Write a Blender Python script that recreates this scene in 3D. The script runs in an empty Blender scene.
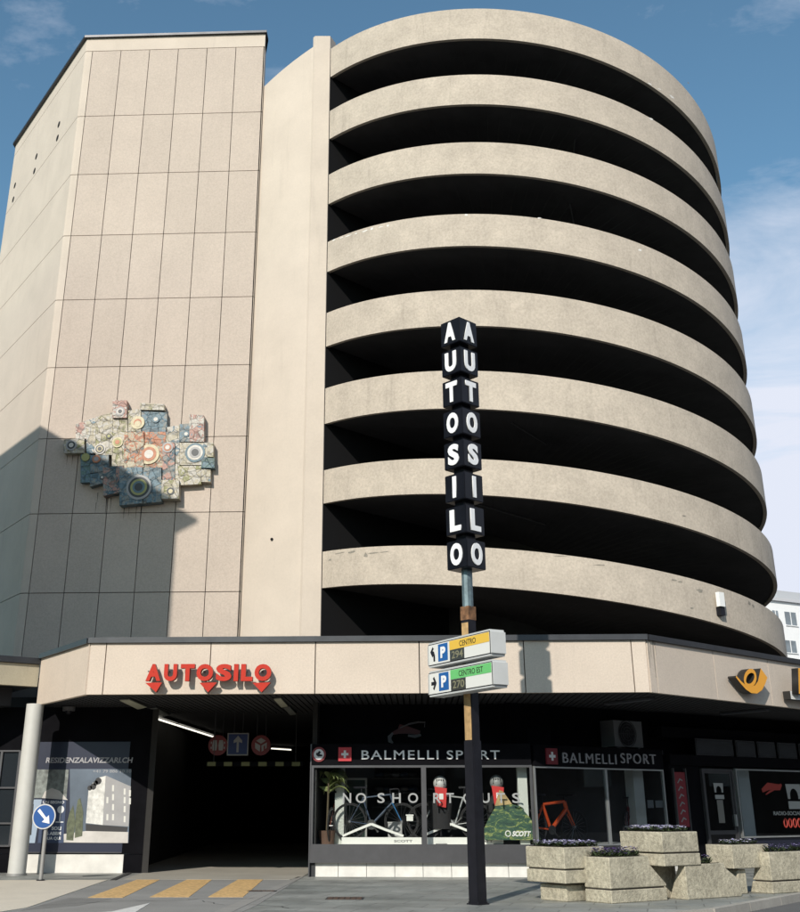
import bpy, bmesh, math, random
from mathutils import Vector, Matrix
random.seed(7)
R = math.radians
sc = bpy.context.scene
COL = sc.collection
# ------------------------------------------------------------------ camera
F, CX, CY, TH, PSI, H = 1075., 369.5, 378., .381, .042, 1.5
ct, st, cp, sp = math.cos(TH), math.sin(TH), math.cos(PSI), math.sin(PSI)
cam = bpy.data.cameras.new('camera'); camo = bpy.data.objects.new('camera', cam); COL.objects.link(camo)
camo.location = (0, 0, H); camo.rotation_euler = (R(90)+TH, 0, PSI)
cam.sensor_fit = 'VERTICAL'; cam.sensor_height = 24; cam.lens = 24*F/912
cam.shift_x = (400-CX)/912; cam.shift_y = -(456-CY)/912
cam.clip_start = .1; cam.clip_end = 3000
sc.camera = camo
# ------------------------------------------------------------------ light
SUN_EL, SUN_AZ = R(29.8), R(18)          # the sun stands behind the left shoulder
sun = bpy.data.lights.new('sun', 'SUN'); sun.energy = 4.6; sun.angle = R(.53); sun.color = (1, .925, .83)
suno = bpy.data.objects.new('sun', sun); COL.objects.link(suno)
sd = Vector((math.sin(SUN_AZ)*math.cos(SUN_EL), math.cos(SUN_AZ)*math.cos(SUN_EL), -math.sin(SUN_EL)))
suno.rotation_euler = sd.to_track_quat('-Z', 'Y').to_euler(); suno.location = (-12, -30, 40)
w = bpy.data.worlds.new('World'); sc.world = w; w.use_nodes = True
nt = w.node_tree; nt.nodes.clear()
def N(t, ty, **kw):
    n = t.nodes.new(ty)
    for k, v in kw.items():
        if k in n.inputs: n.inputs[k].default_value = v
        else: setattr(n, k, v)
    return n
def ramp(t, pts):
    n = t.nodes.new('ShaderNodeValToRGB'); e = n.color_ramp.elements
    while len(e) < len(pts): e.new(.5)
    for i, (p, c) in enumerate(pts):
        e[i].position = p; e[i].color = (c, c, c, 1) if not isinstance(c, (tuple, list)) else (*c[:3], 1)
    return n
sky = N(nt, 'ShaderNodeTexSky', sky_type='NISHITA', sun_disc=False, sun_elevation=SUN_EL, sun_rotation=math.pi+SUN_AZ,
        altitude=300, air_density=1.0, dust_density=.6, ozone_density=1.6)
tc = N(nt, 'ShaderNodeTexCoord'); sepv = N(nt, 'ShaderNodeSeparateXYZ')
nt.links.new(tc.outputs['Generated'], sepv.inputs[0])
mp = N(nt, 'ShaderNodeMapping'); mp.inputs['Scale'].default_value = (1.1, 1.1, 3.2); nt.links.new(tc.outputs['Generated'], mp.inputs[0])
n1 = N(nt, 'ShaderNodeTexNoise', Scale=3.1, Detail=9.0, Roughness=.62, Distortion=.5); nt.links.new(mp.outputs[0], n1.inputs['Vector'])
def mth(t, op, a, b=None, clamp=False):
    n = t.nodes.new('ShaderNodeMath'); n.operation = op; n.use_clamp = clamp
    for i, v in enumerate((a, b)):
        if v is None: continue
        if isinstance(v, (int, float)): n.inputs[i].default_value = v
        else: t.links.new(v, n.inputs[i])
    return n.outputs[0]
# cloud bank low in the sky to the right, thin wisps above
low = mth(nt, 'MULTIPLY', mth(nt, 'SUBTRACT', .56, sepv.outputs[2]), 3.4, True)
rt = mth(nt, 'MULTIPLY', mth(nt, 'ADD', sepv.outputs[0], .0), 3.2, True)
bank = mth(nt, 'MULTIPLY', low, rt)
amt = mth(nt, 'ADD', mth(nt, 'MULTIPLY', bank, .62), n1.outputs[0])
cr = ramp(nt, [(.56, 0), (.98, 1)]); nt.links.new(amt, cr.inputs[0])
mix = N(nt, 'ShaderNodeMixRGB'); nt.links.new(cr.outputs[0], mix.inputs[0])
tint = N(nt, 'ShaderNodeMixRGB', blend_type='MULTIPLY'); tint.inputs[0].default_value = 1; tint.inputs[2].default_value = (.82, 1.06, 1.0, 1)
nt.links.new(sky.outputs[0], tint.inputs[1]); nt.links.new(tint.outputs[0], mix.inputs[1]); mix.inputs[2].default_value = (5.2, 5.5, 6.3, 1)
bg = N(nt, 'ShaderNodeBackground', Strength=.15); nt.links.new(mix.outputs[0], bg.inputs[0])
wo = N(nt, 'ShaderNodeOutputWorld'); nt.links.new(bg.outputs[0], wo.inputs[0])
sc.view_settings.view_transform = 'Standard'; sc.view_settings.look = 'None'
sc.view_settings.exposure = 0; sc.view_settings.gamma = 1; sc.view_settings.use_curve_mapping = False
sc.render.engine = 'CYCLES'
sc.cycles.max_bounces = 6; sc.cycles.transparent_max_bounces = 12; sc.cycles.use_denoising = True

# ------------------------------------------------------------------ photo measurements -> places
def ray(px, py):
    u = (px-CX)/F; v = (CY-py)/F; a = u; b = ct-v*st; z = st+v*ct
    return Vector((a*cp-b*sp, a*sp+b*cp, z))
C0 = Vector((0, 0, H))
def onz(px, py, z=0.): r = ray(px, py); return r*((z-H)/r.z)+C0
def ony(px, py, Y): r = ray(px, py); return r*(Y/r.y)+C0
class Wall:
    """a vertical plane: origin p (x, y), direction ang; u along, z up, n outward (towards the street)"""
    def __init__(s, p, ang):
        s.p = Vector((p[0], p[1], 0)); a = R(ang); s.ang = a
        s.d = Vector((math.cos(a), math.sin(a), 0)); s.n = Vector((math.sin(a), -math.cos(a), 0))
    def at(s, u, z, n=0.): return s.p+s.d*u+s.n*n+Vector((0, 0, z))
    def uz(s, px, py, n=0.):
        r = ray(px, py); t = s.n.dot(s.p+s.n*n-Vector((0, 0, 0)))/s.n.dot(Vector((r.x, r.y, 0)))
        q = r*t+C0; return s.d.dot(q-s.p), q.z
    def M(s, u=0., z=0., n=0.):
        o = s.at(u, z, n)
        return Matrix(((s.d.x, 0, s.n.x, o.x), (s.d.y, 0, s.n.y, o.y), (0, 1, 0, o.z), (0, 0, 0, 1)))

# ------------------------------------------------------------------ materials
MATS = {}
def mat(name, col, rough=.7, metal=0., var=.0, scale=3., bump=0., bscale=60., streak=0., fleck=0., emit=0., spec=.5, island=0., coat=0.):
    if name in MATS: return MATS[name]
    m = bpy.data.materials.new(name); m.use_nodes = True; t = m.node_tree; b = t.nodes['Principled BSDF']
    b.inputs['Base Color'].default_value = (*col, 1); b.inputs['Roughness'].default_value = rough
    b.inputs['Metallic'].default_value = metal; b.inputs['Specular IOR Level'].default_value = spec
    b.inputs['Coat Weight'].default_value = coat
    if emit:
        b.inputs['Emission Color'].default_value = (*col, 1); b.inputs['Emission Strength'].default_value = emit
    g = t.nodes.new('ShaderNodeNewGeometry'); L = t.links.new
    out = None
    if var or streak or fleck or island:
        rgb = t.nodes.new('ShaderNodeRGB'); rgb.outputs[0].default_value = (*col, 1); out = rgb.outputs[0]
    def mul(out, fac):
        vm = t.nodes.new('ShaderNodeVectorMath'); vm.operation = 'SCALE'; L(out, vm.inputs[0]); L(fac, vm.inputs['Scale']); return vm.outputs[0]
    if var:
        n = N(t, 'ShaderNodeTexNoise', Scale=scale, Detail=6., Roughness=.6); L(g.outputs['Position'], n.inputs['Vector'])
        mr = N(t, 'ShaderNodeMapRange'); mr.inputs['From Min'].default_value = .3; mr.inputs['From Max'].default_value = .7
        mr.inputs['To Min'].default_value = 1-var; mr.inputs['To Max'].default_value = 1+var; L(n.outputs[0], mr.inputs[0]); out = mul(out, mr.outputs[0])
    if fleck:
        n = N(t, 'ShaderNodeTexNoise', Scale=bscale*.5, Detail=3., Roughness=.7); L(g.outputs['Position'], n.inputs['Vector'])
        mr = N(t, 'ShaderNodeMapRange'); mr.inputs['From Min'].default_value = .35; mr.inputs['From Max'].default_value = .65
        mr.inputs['To Min'].default_value = 1-fleck; mr.inputs['To Max'].default_value = 1+fleck*.6; L(n.outputs[0], mr.inputs[0]); out = mul(out, mr.outputs[0])
    if streak:
        mp = N(t, 'ShaderNodeMapping'); mp.inputs['Scale'].default_value = (1.6, 1.6, .16); L(g.outputs['Position'], mp.inputs[0])
        n = N(t, 'ShaderNodeTexNoise', Scale=1.7, Detail=8., Roughness=.7); L(mp.outputs[0], n.inputs['Vector'])
        mr = N(t, 'ShaderNodeMapRange'); mr.inputs['From Min'].default_value = .56; mr.inputs['From Max'].default_value = .74
        mr.inputs['To Min'].default_value = 1; mr.inputs['To Max'].default_value = 1-streak; L(n.outputs[0], mr.inputs[0]); out = mul(out, mr.outputs[0])
    if island:
        mr = N(t, 'ShaderNodeMapRange'); mr.inputs['To Min'].default_value = 1-island; mr.inputs['To Max'].default_value = 1+island
        L(g.outputs['Random Per Island'], mr.inputs[0]); out = mul(out, mr.outputs[0])
    if out is not None: L(out, b.inputs['Base Color'])
    if bump:
        n = N(t, 'ShaderNodeTexNoise', Scale=bscale, Detail=4., Roughness=.7); L(g.outputs['Position'], n.inputs['Vector'])
        bp = N(t, 'ShaderNodeBump', Strength=bump, Distance=.02); L(n.outputs[0], bp.inputs['Height']); L(bp.outputs[0], b.inputs['Normal'])
    MATS[name] = m; return m
def glass_mat(name, tint=(.85, .9, .9), rough=.0, refl=1.):
    m = bpy.data.materials.new(name); m.use_nodes = True; t = m.node_tree; t.nodes.clear()
    o = t.nodes.new('ShaderNodeOutputMaterial'); mx = t.nodes.new('ShaderNodeMixShader')
    tr = t.nodes.new('ShaderNodeBsdfTransparent'); tr.inputs[0].default_value = (*tint, 1)
    gl = t.nodes.new('ShaderNodeBsdfGlossy'); gl.inputs['Roughness'].default_value = rough; gl.inputs[0].default_value = (refl, refl, refl, 1)
    fr = t.nodes.new('ShaderNodeFresnel'); fr.inputs[0].default_value = 1.45
    ge = t.nodes.new('ShaderNodeNewGeometry'); ff_ = mth(t, 'MULTIPLY', fr.outputs[0], mth(t, 'SUBTRACT', 1., ge.outputs['Backfacing']))
    t.links.new(ff_, mx.inputs[0]); t.links.new(tr.outputs[0], mx.inputs[1]); t.links.new(gl.outputs[0], mx.inputs[2]); t.links.new(mx.outputs[0], o.inputs[0])
    return m
PANEL = mat('aggregate_panel', (.48, .408, .345), .9, var=.05, scale=.5, bump=.35, bscale=45, fleck=.10, island=.035, streak=.06)
PANELS = mat('smooth_panel', (.535, .465, .39), .88, var=.06, scale=.7, bump=.1, bscale=30, fleck=.03, streak=.10)
RINGC = mat('cast_concrete', (.455, .395, .325), .9, var=.11, scale=1.3, bump=.35, bscale=28, fleck=.13, streak=.22)
FASC = mat('fascia_panel', (.555, .475, .395), .88, var=.05, scale=.8, bump=.25, bscale=50, fleck=.08, island=.03, streak=.10)
BACK = mat('joint_dark', (.06, .053, .046), .95)
INNER = mat('ramp_inner_concrete', (.045, .044, .046), .95, var=.25, scale=.8)  # deep shade inside the ramp is put into this near-black colour
SOFF = mat('soffit_dark', (.014, .014, .017), .8, var=.2, scale=2)  # base colour darkened to hold the shade under the canopy
CAPM = mat('dark_metal_cap', (.045, .047, .052), .4, metal=.5, var=.2, scale=2)
WALLD = mat('black_wall', (.0045, .0045, .006), .8, var=.3, scale=2, spec=.06)  # near-black colour stands in for deep shade around the shops
FRAMEG = mat('grey_frame', (.085, .085, .09), .4, metal=.6, var=.1)
FRAMEL = mat('light_frame', (.42, .44, .44), .4, metal=.7, var=.1)
WHITE = mat('white_paint', (.75, .75, .72), .5, var=.05)
LETW = mat('white_letter', (.80, .80, .80), .4)
LETG = mat('pale_grey_letter', (.62, .63, .64), .5)
BLACK = mat('black_paint', (.009, .009, .013), .5, spec=.3, var=.3, scale=6, bump=.1, bscale=20)
RED = mat('red_letter', (.44, .028, .014), .6, var=.08, spec=.2)
REDS = mat('red_dark_side', (.16, .015, .012), .5)
GLASS = glass_mat('shop_glass', (.93, .94, .93)); GLASSD = glass_mat('dim_glass', (.78, .80, .82))
PLAST = mat('plinth_white', (.62, .61, .57), .7, var=.14, scale=2.5, streak=.2, bump=.1)

# ------------------------------------------------------------------ builders
def obj(name, bm, m, parent=None, smooth=False):
    me = bpy.data.meshes.new(name)
    off = Vector((0, 0, 0)); q = parent
    while q is not None: off += q.location; q = q.parent
    bmesh.ops.transform(bm, matrix=Matrix.Translation(-off), verts=bm.verts) if parent is not None else None
    if parent is None and off.length: pass
    bm.normal_update(); bm.to_mesh(me); bm.free()
    for x in (m if isinstance(m, (list, tuple)) else [m]): me.materials.append(x)
    if smooth:
        for p in me.polygons: p.use_smooth = True
        me.set_sharp_from_angle(angle=R(35))
    o = bpy.data.objects.new(name, me); COL.objects.link(o)
    if parent is not None: o.parent = parent
    return o
def thing(name, label, cat, loc=(0, 0, 0), group=None):
    o = bpy.data.objects.new(name, None); COL.objects.link(o); o.location = loc; o.empty_display_size = .2
    o['label'] = label; o['category'] = cat
    if group: o['group'] = group
    return o
def tag(o, label, cat, group=None):
    o['label'] = label; o['category'] = cat
    if group: o['group'] = group
    return o
def struct(name, bm, m): o = obj(name, bm, m); o['kind'] = 'structure'; return o
def B(): return bmesh.new()
def hexa(bm, pts, mi=0):
    v = [bm.verts.new(p) for p in pts]
    for q in ((3, 2, 1, 0), (4, 5, 6, 7), (0, 1, 5, 4), (1, 2, 6, 5), (2, 3, 7, 6), (3, 0, 4, 7)):
        f = bm.faces.new([v[i] for i in q]); f.material_index = mi
    return v
def box(bm, x0, x1, y0, y1, z0, z1, mi=0):
    hexa(bm, [(x0, y0, z0), (x1, y0, z0), (x1, y1, z0), (x0, y1, z0), (x0, y0, z1), (x1, y0, z1), (x1, y1, z1), (x0, y1, z1)], mi)
def wbox(bm, W, u0, u1, z0, z1, n0, n1, mi=0):
    a = W.at
    hexa(bm, [a(u0, z0, n1), a(u1, z0, n1), a(u1, z0, n0), a(u0, z0, n0), a(u0, z1, n1), a(u1, z1, n1), a(u1, z1, n0), a(u0, z1, n0)], mi)
def prism(bm, pts, z0, z1, mi=0, side=None):
    """vertical prism over xy polygon (counter-clockwise)"""
    side = mi if side is None else side
    a = [bm.verts.new((p[0], p[1], z0)) for p in pts]; b = [bm.verts.new((p[0], p[1], z1)) for p in pts]
    bm.faces.new(a[::-1]).material_index = side; bm.faces.new(b).material_index = mi
    for i in range(len(pts)):
        j = (i+1) % len(pts); bm.faces.new((a[i], a[j], b[j], b[i])).material_index = side
def wpoly(bm, W, pts, n0, n1, mi=0, side=None):
    """polygon (u, z) ccw seen from the street, extruded outward n0 -> n1"""
    side = mi if side is None else side
    a = [bm.verts.new(W.at(u, z, n0)) for u, z in pts]; b = [bm.verts.new(W.at(u, z, n1)) for u, z in pts]
    f1 = bm.faces.new(a[::-1]); f2 = bm.faces.new(b); f1.material_index = side; f2.material_index = mi
    if len(pts) > 4: f1.normal_update(); f2.normal_update(); bmesh.ops.triangulate(bm, faces=[f1, f2])
    for i in range(len(pts)):
        j = (i+1) % len(pts); bm.faces.new((a[i], a[j], b[j], b[i])).material_index = side
def tube(bm, p, q, r0, r1=None, seg=12, mi=0):
    p, q = Vector(p), Vector(q); r1 = r0 if r1 is None else r1; d = q-p
    Mx = Matrix.Translation((p+q)/2) @ d.to_track_quat('Z', 'Y').to_matrix().to_4x4()
    g = bmesh.ops.create_cone(bm, cap_ends=True, segments=seg, radius1=r0, radius2=r1, depth=d.length, matrix=Mx)
    for v in g['verts']:
        for f in v.link_faces: f.material_index = mi
def ringmesh(bm, M, r, rr, seg=32, sub=8, mi=0):
    """torus in the local xy plane of M"""
    vs = []
    for i in range(seg):
        a = 2*math.pi*i/seg; row = []
        for j in range(sub):
            b = 2*math.pi*j/sub; row.append(bm.verts.new(M @ Vector(((r+rr*math.cos(b))*math.cos(a), (r+rr*math.cos(b))*math.sin(a), rr*math.sin(b)))))
        vs.append(row)
    for i in range(seg):
        for j in range(sub):
            bm.faces.new((vs[i][j], vs[(i+1) % seg][j], vs[(i+1) % seg][(j+1) % sub], vs[i][(j+1) % sub])).material_index = mi
def disc(bm, M, r, h, seg=28, mi=0):
    g = bmesh.ops.create_cone(bm, cap_ends=True, segments=seg, radius1=r, radius2=r, depth=h, matrix=M @ Matrix.Translation((0, 0, h/2)))
    for v in g['verts']:
        for f in v.link_faces: f.material_index = mi
def text_bm(s, bold=.02, ext=.5, spacing=1., shear=0.):
    c = bpy.data.curves.new('lettering', 'FONT'); c.body = s; c.size = 1; c.extrude = ext; c.offset = bold; c.space_character = spacing; c.shear = shear
    c.resolution_u = 4
    o = bpy.data.objects.new('lettering', c); COL.objects.link(o)
    dg = bpy.context.evaluated_depsgraph_get(); me = bpy.data.meshes.new_from_object(o.evaluated_get(dg))
    bm = bmesh.new(); bm.from_mesh(me); bpy.data.objects.remove(o); bpy.data.curves.remove(c); bpy.data.meshes.remove(me)
    return bm
def wtext(W, s, u0, u1, z0, z1, n0, n1, bold=.02, spacing=1., shear=0., side=None):
    """lettering fitted to the rectangle on wall W, from n0 to n1 outward"""
    bm = text_bm(s, bold, .5, spacing, shear)
    xs = [v.co.x for v in bm.verts]; ys = [v.co.y for v in bm.verts]
    ax, bx, ay, by = min(xs), max(xs), min(ys), max(ys)
    for v in bm.verts:
        u = u0+(v.co.x-ax)/(bx-ax)*(u1-u0); z = z0+(v.co.y-ay)/(by-ay)*(z1-z0); n = n0+(v.co.z+.5)*(n1-n0)
        v.co = W.at(u, z, n)
    bm.normal_update()
    if side is not None:
        for f in bm.faces: f.material_index = 0 if f.normal.dot(W.n) > .5 else side
    return bm
def ptext(W, s, px0, px1, pyt, pyb, n0, n1, **k):
    """the same with the rectangle measured on the photograph"""
    u0, z1 = W.uz(px0, pyt, n1); u1, _ = W.uz(px1, pyt, n1); um, z0 = W.uz(px0, pyb, n1)
    return wtext(W, s, (u0+um)/2, u1, z0, z1, n0, n1, **k)
def addbm(a, b):
    me = bpy.data.meshes.new('tmp'); b.to_mesh(me); b.free(); a.from_mesh(me); bpy.data.meshes.remove(me)

# ================================================================== SETTING
YF = 25.6; FZ0, FZ1 = 3.96, 5.12; XL, XR = -7.68, 5.33
WF = Wall((0, YF), 0)                  # front fascia
WL = Wall((XL, YF), -53)               # left chamfer, u runs negative away from us
WR = Wall((XR, YF), 43.5)                # right wing fascia
YS = 27.9
WS = Wall((0, YS), 0)                  # shop front
SC = (2.78, YS); WW = Wall(SC, 37)     # wing shop front
YT = 33.; XT0, XT1 = -12.24, -5.36     # panel tower
WT = Wall((XT0, YT), 0); WTL = Wall((XT0, YT), -53)
K = 1.27; A0, B0, RC = 3.95*K, 30*K, 6.95*K
CC = Vector((A0*cp-B0*sp, A0*sp+B0*cp, 0))
DR = 7.8*K

def ccw_(p):
    return p if sum(p[i][0]*p[(i+1) % len(p)][1]-p[(i+1) % len(p)][0]*p[i][1] for i in range(len(p))) > 0 else p[::-1]
# street, forecourt, driveway
ASPH = mat('asphalt', (.255, .25, .235), .9, var=.12, scale=.8, bump=.35, bscale=90, fleck=.12)
STREET = mat('street_asphalt', (.11, .108, .105), .9, var=.15, scale=.5, bump=.4, bscale=90, fleck=.15)
bm = B(); box(bm, -1200, 1200, -1200, 1200, -.6, -.13); struct('ground', bm, STREET)
def paving_mat():
    m = mat('stone_paving', (.27, .275, .255), .55, var=.3, scale=.9, bump=.1, bscale=25, fleck=.08)
    t = m.node_tree; b = t.nodes['Principled BSDF']; L = t.links.new
    src = b.inputs['Base Color'].links[0].from_socket
    g = t.nodes.new('ShaderNodeNewGeometry'); mp = N(t, 'ShaderNodeMapping'); mp.inputs['Rotation'].default_value = (0, 0, R(12)); L(g.outputs['Position'], mp.inputs[0])
    br = N(t, 'ShaderNodeTexBrick', Scale=1.0); br.inputs['Color1'].default_value = (1, 1, 1, 1); br.inputs['Color2'].default_value = (.78, .8, .8, 1); br.inputs['Mortar'].default_value = (.5, .5, .5, 1)
    br.inputs['Mortar Size'].default_value = .012; br.inputs['Brick Width'].default_value = .9; br.inputs['Row Height'].default_value = .6
    L(mp.outputs[0], br.inputs['Vector'])
    mx = N(t, 'ShaderNodeMixRGB', blend_type='MULTIPLY'); mx.inputs[0].default_value = 1; L(src, mx.inputs[1]); L(br.outputs[0], mx.inputs[2]); L(mx.outputs[0], b.inputs['Base Color'])
    # damp, smeared patches
    n = N(t, 'ShaderNodeTexNoise', Scale=.7, Detail=5.); mp2 = N(t, 'ShaderNodeMapping'); mp2.inputs['Scale'].default_value = (.5, 1.6, 1); L(g.outputs['Position'], mp2.inputs[0]); L(mp2.outputs[0], n.inputs['Vector'])
    r = ramp(t, [(.4, .35), (.62, .75)]); L(n.outputs[0], r.inputs[0]); L(r.outputs[0], b.inputs['Roughness'])
    return m
PAVE = paving_mat()
kp = [onz(560, 918), onz(630, 912), onz(705.6, 908.7), onz(800, 892)]
k0, k1 = kp[2], kp[3]; dk = (k1-k0).normalized()
edge = [(-60, 16.2), (k0.x-2.3, 18.2), (k0.x-1.0, 18.75), (k0.x, k0.y), (k1.x, k1.y), (k1.x+dk.x*40, k1.y+dk.y*40)]
bm = B(); prism(bm, [(p[0], p[1]) for p in edge]+[(70, 75), (-60, 75)], -.14, 0); struct('forecourt_pavement', bm, PAVE)
bm = B()
for a, b_ in zip(edge[:-1], edge[1:]):
    a, b_ = Vector((*a, 0)), Vector((*b_, 0)); d = (b_-a).normalized(); n = Vector((d.y, -d.x, 0)); L_ = (b_-a).length
    k = max(1, int(L_/1.2)); k = min(k, 40)
    for i in range(k):
        p = a+d*(L_*i/k+.006); q = a+d*(L_*(i+1)/k-.006)
        hexa(bm, [p+n*.16+Vector((0, 0, -.14)), q+n*.16+Vector((0, 0, -.14)), q+n*.002+Vector((0, 0, -.14)), p+n*.002+Vector((0, 0, -.14)),
                  p+n*.15+Vector((0, 0, .004)), q+n*.15+Vector((0, 0, .004)), q+n*.002+Vector((0, 0, .004)), p+n*.002+Vector((0, 0, .004))])
KERB = mat('kerb_stone', (.36, .34, .30), .8, var=.12, scale=3, bump=.2, fleck=.1, island=.06)
struct('kerb', bm, KERB)
# driveway sheet, from the street to deep inside
d0 = onz(110, 880); d1 = onz(30, 908); e0 = onz(308, 862); e1 = onz(250, 906)
bm = B(); prism(bm, [(d1.x-.6, 16.2), (-2.9, 16.2), (e1.x+.1, e1.y), (-2.75, YS), (-2.75, 33), (1.5, 33), (1.5, 56), (-9.5, 56), (-9.5, 33), (-6.95, 30), (d0.x, d0.y), (d1.x, d1.y)], -.05, .004); struct('driveway', bm, ASPH)
LIGHTP = mat('pale_concrete_paving', (.62, .56, .46), .85, var=.06, scale=1.5, bump=.15, fleck=.06)
a = onz(0, 880.5)
bm = B(); prism(bm, [(d1.x-.05, d1.y), (d0.x-.04, d0.y-.03), (a.x, a.y), (-22, a.y+.4), (-22, 16.25), (d1.x-.62, 16.25)], -.05, .008); struct('pavement_strip', bm, LIGHTP)
bm = B(); prism(bm, [(-6.72, 26.75), (-2.93, 26.75), (-2.76, YS), (-2.76, 33), (1.4, 33), (1.4, 55), (-9.4, 55), (-9.4, 33), (-6.95, 30)], -.04, .0085); struct('driveway_inner', bm, mat('driveway_concrete', (.33, .31, .265), .9, var=.12, scale=.7, bump=.2, fleck=.06))
DARKL = mat('gutter_dark', (.03, .03, .03), .9)
bm = B()
p = onz(110, 880.5); q = onz(152, 861.5)
prism(bm, [(p.x, p.y), (p.x+.14, p.y), (q.x+.14, q.y), (q.x, q.y)], -.02, .013); struct('gutter_line', bm, DARKL)
GREYL = mat('concrete_strip', (.27, .26, .24), .85, var=.1, scale=3)
bm = B(); prism(bm, [(-3.25, 17.), (-2.95, 17.), (-2.72, 27.8), (-2.86, 27.8)], -.02, .0085); struct('driveway_edge_strip', bm, GREYL)
YEL = mat('worn_yellow_paint', (.62, .40, .17), .8, var=.16, scale=5, fleck=.30, bscale=22, streak=.3)
for i, (b0, b1, t1, t0, lab) in enumerate((((208.2, 897.4), (243, 897.4), (263.2, 879.9), (238, 879.9), 'right yellow crossing stripe'), ((150, 897.4), (189, 897.4), (212, 880), (187, 880), 'middle stripe'), ((88, 898), (123, 898), (160, 880), (137, 880), 'left stripe'))):
    bm = B(); q = [onz(*x) for x in (b0, b1, t1, t0)]
    prism(bm, [(v.x, v.y) for v in q], -.01, .0095); struct('road_marking', bm, YEL)
PATCH = mat('asphalt_patch', (.19, .186, .175), .92, var=.15, scale=2, bump=.3, fleck=.12, bscale=60)
q = [onz(*x) for x in ((20, 911), (78, 906), (112, 899.5), (70, 898))]
bm = B(); prism(bm, ccw_([(v.x, v.y) for v in q]), -.01, .0065); struct('asphalt_patch', bm, PATCH)
rn = random.Random(5)
bm = B()
for sx, sy, dx in ((-6.3, 19.6, .30), (-1.9, 19.3, -.22)):
    p = [Vector((sx, sy))]
    for k in range(14): p.append(p[-1]+Vector((dx*rn.uniform(.2, 1.3), rn.uniform(-.05, .30))))
    for a_, b_ in zip(p[:-1], p[1:]):
        d_ = (b_-a_).normalized(); n_ = Vector((-d_.y, d_.x))*rn.uniform(.006, .013)
        z_ = .0105 if sx < -3 else .0045
        bm.faces.new([bm.verts.new((v.x, v.y, z_)) for v in (a_-n_, b_-n_, b_+n_, a_+n_)])
struct('road_crack', bm, DARKL)
WPAINT = mat('worn_white_paint', (.62, .61, .58), .8, var=.1, scale=4, fleck=.12, bscale=30)
q = [onz(150, 903.5), onz(112, 912), onz(100, 917), onz(152, 921)]
bm = B(); prism(bm, [(v.x, v.y) for v in reversed(q)][::-1] if False else [(q[1].x-.3, q[1].y-.3), (q[1].x+.42, q[1].y-.35), (q[0].x, q[0].y), (q[1].x, q[1].y)], -.01, .0095); struct('road_marking', bm, WPAINT)

# ================================================================== CAR PARK
park = thing('car_park_building', 'beige concrete multi storey car park with round spiral ramp, panelled tower and shops below', 'car park', (0, 36, 0))
# --- panel tower
ROWZ = [5.15]+[7.71+2.525*j for j in range(8)]+[28.35]
TOPZ = 28.94
bm = B()
G = .012
cols = [.27+(XT1-XT0-.27)/6*i for i in range(7)]
for z0, z1 in zip(ROWZ[:-1], ROWZ[1:]):
    for u0, u1 in zip(cols[:-1], cols[1:]): wbox(bm, WT, u0+G, u1-G, z0+G, z1-G, -.1, 0)
obj('wall_panels', bm, PANEL, park)
LL = 13.0
WTLd = Wall((XT0, YT), -53)
lp = []
x_end = None
# length of the receding left face from the photograph (roof corner at 16, 144.8)
uL, _z = WTL.uz(16, 144.8)
bm = B()
for z0, z1 in zip(ROWZ[:-1], ROWZ[1:]):
    wbox(bm, WTL, uL, -.02, z0+G, z1-G, -.1, 0)
    # narrow corner strip between the two faces
    a = [WTL.at(-.02, 0), WT.at(.27-G, 0)]
    prism(bm, [(a[0].x, a[0].y), (XT0+.06, YT-.0), (a[1].x, a[1].y), (a[1].x, a[1].y+.1), (XT0+.06, YT+.12)], z0+G, z1-G)
for z0, z1 in ((28.35+G, TOPZ),):
    wbox(bm, WTL, uL, -.02, z0, z1, -.1, .0); wbox(bm, WT, 0.02, XT1-XT0, z0, z1, -.1, 0)
    prism(bm, [(WTL.at(-.02, 0).x, WTL.at(-.02, 0).y), (XT0+.02, YT), (XT0+.02, YT+.1)], z0, z1)
obj('wall_panels', bm, PANELS, park)
eL = WTL.at(uL, 0); 
core = [(XT0+.05, YT+.05), (XT1-.05, YT+.05), (XT1-.06, YT+.35), (XT1-3.4, YT+14), (eL.x+.4, YT+14.2), (eL.x+.06, eL.y+.02)]
bm = B(); prism(bm, core, 4.6, TOPZ-.06); obj('wall_core', bm, BACK, park)
bm = B(); prism(bm, [(XT0-.07, YT-.10), (XT1+.06, YT-.10), (XT1+.06, YT+.4), (XT1-3.3, YT+14.1), (eL.x-.05, YT+14.3), (eL.x-.12, eL.y-.05)], TOPZ+.002, TOPZ+.10); obj('roof_cap', bm, CAPM, park)
# side return of the tower
bm = B()
for z0, z1 in zip(ROWZ[:-1], ROWZ[1:]): box(bm, XT1-.048, XT1, YT+.0, YT+.34, z0+G, z1-G)
obj('wall_panels', bm, PANELS, park)
# lower wing behind, at the left edge
bm = B(); prism(bm, [(eL.x-9, eL.y+5), (eL.x-.2, eL.y+.5), (eL.x-.2, YT+14), (eL.x-9, YT+16)], 0, 23.6); obj('rear_wing', bm, PANELS, park)
HOLE = mat('hole_black', (.005, .005, .005), 1)
for px, py in ((59, 124.5), (57.5, 138), (36.5, 156.5), (34.5, 171), (15, 185.5), (13.3, 199.5)):
    u, z = WTL.uz(px, py); bm = B(); disc(bm, WTL.M(u, z, -.03), .14, .034, 20); obj('vent_hole', bm, HOLE, park)
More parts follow.
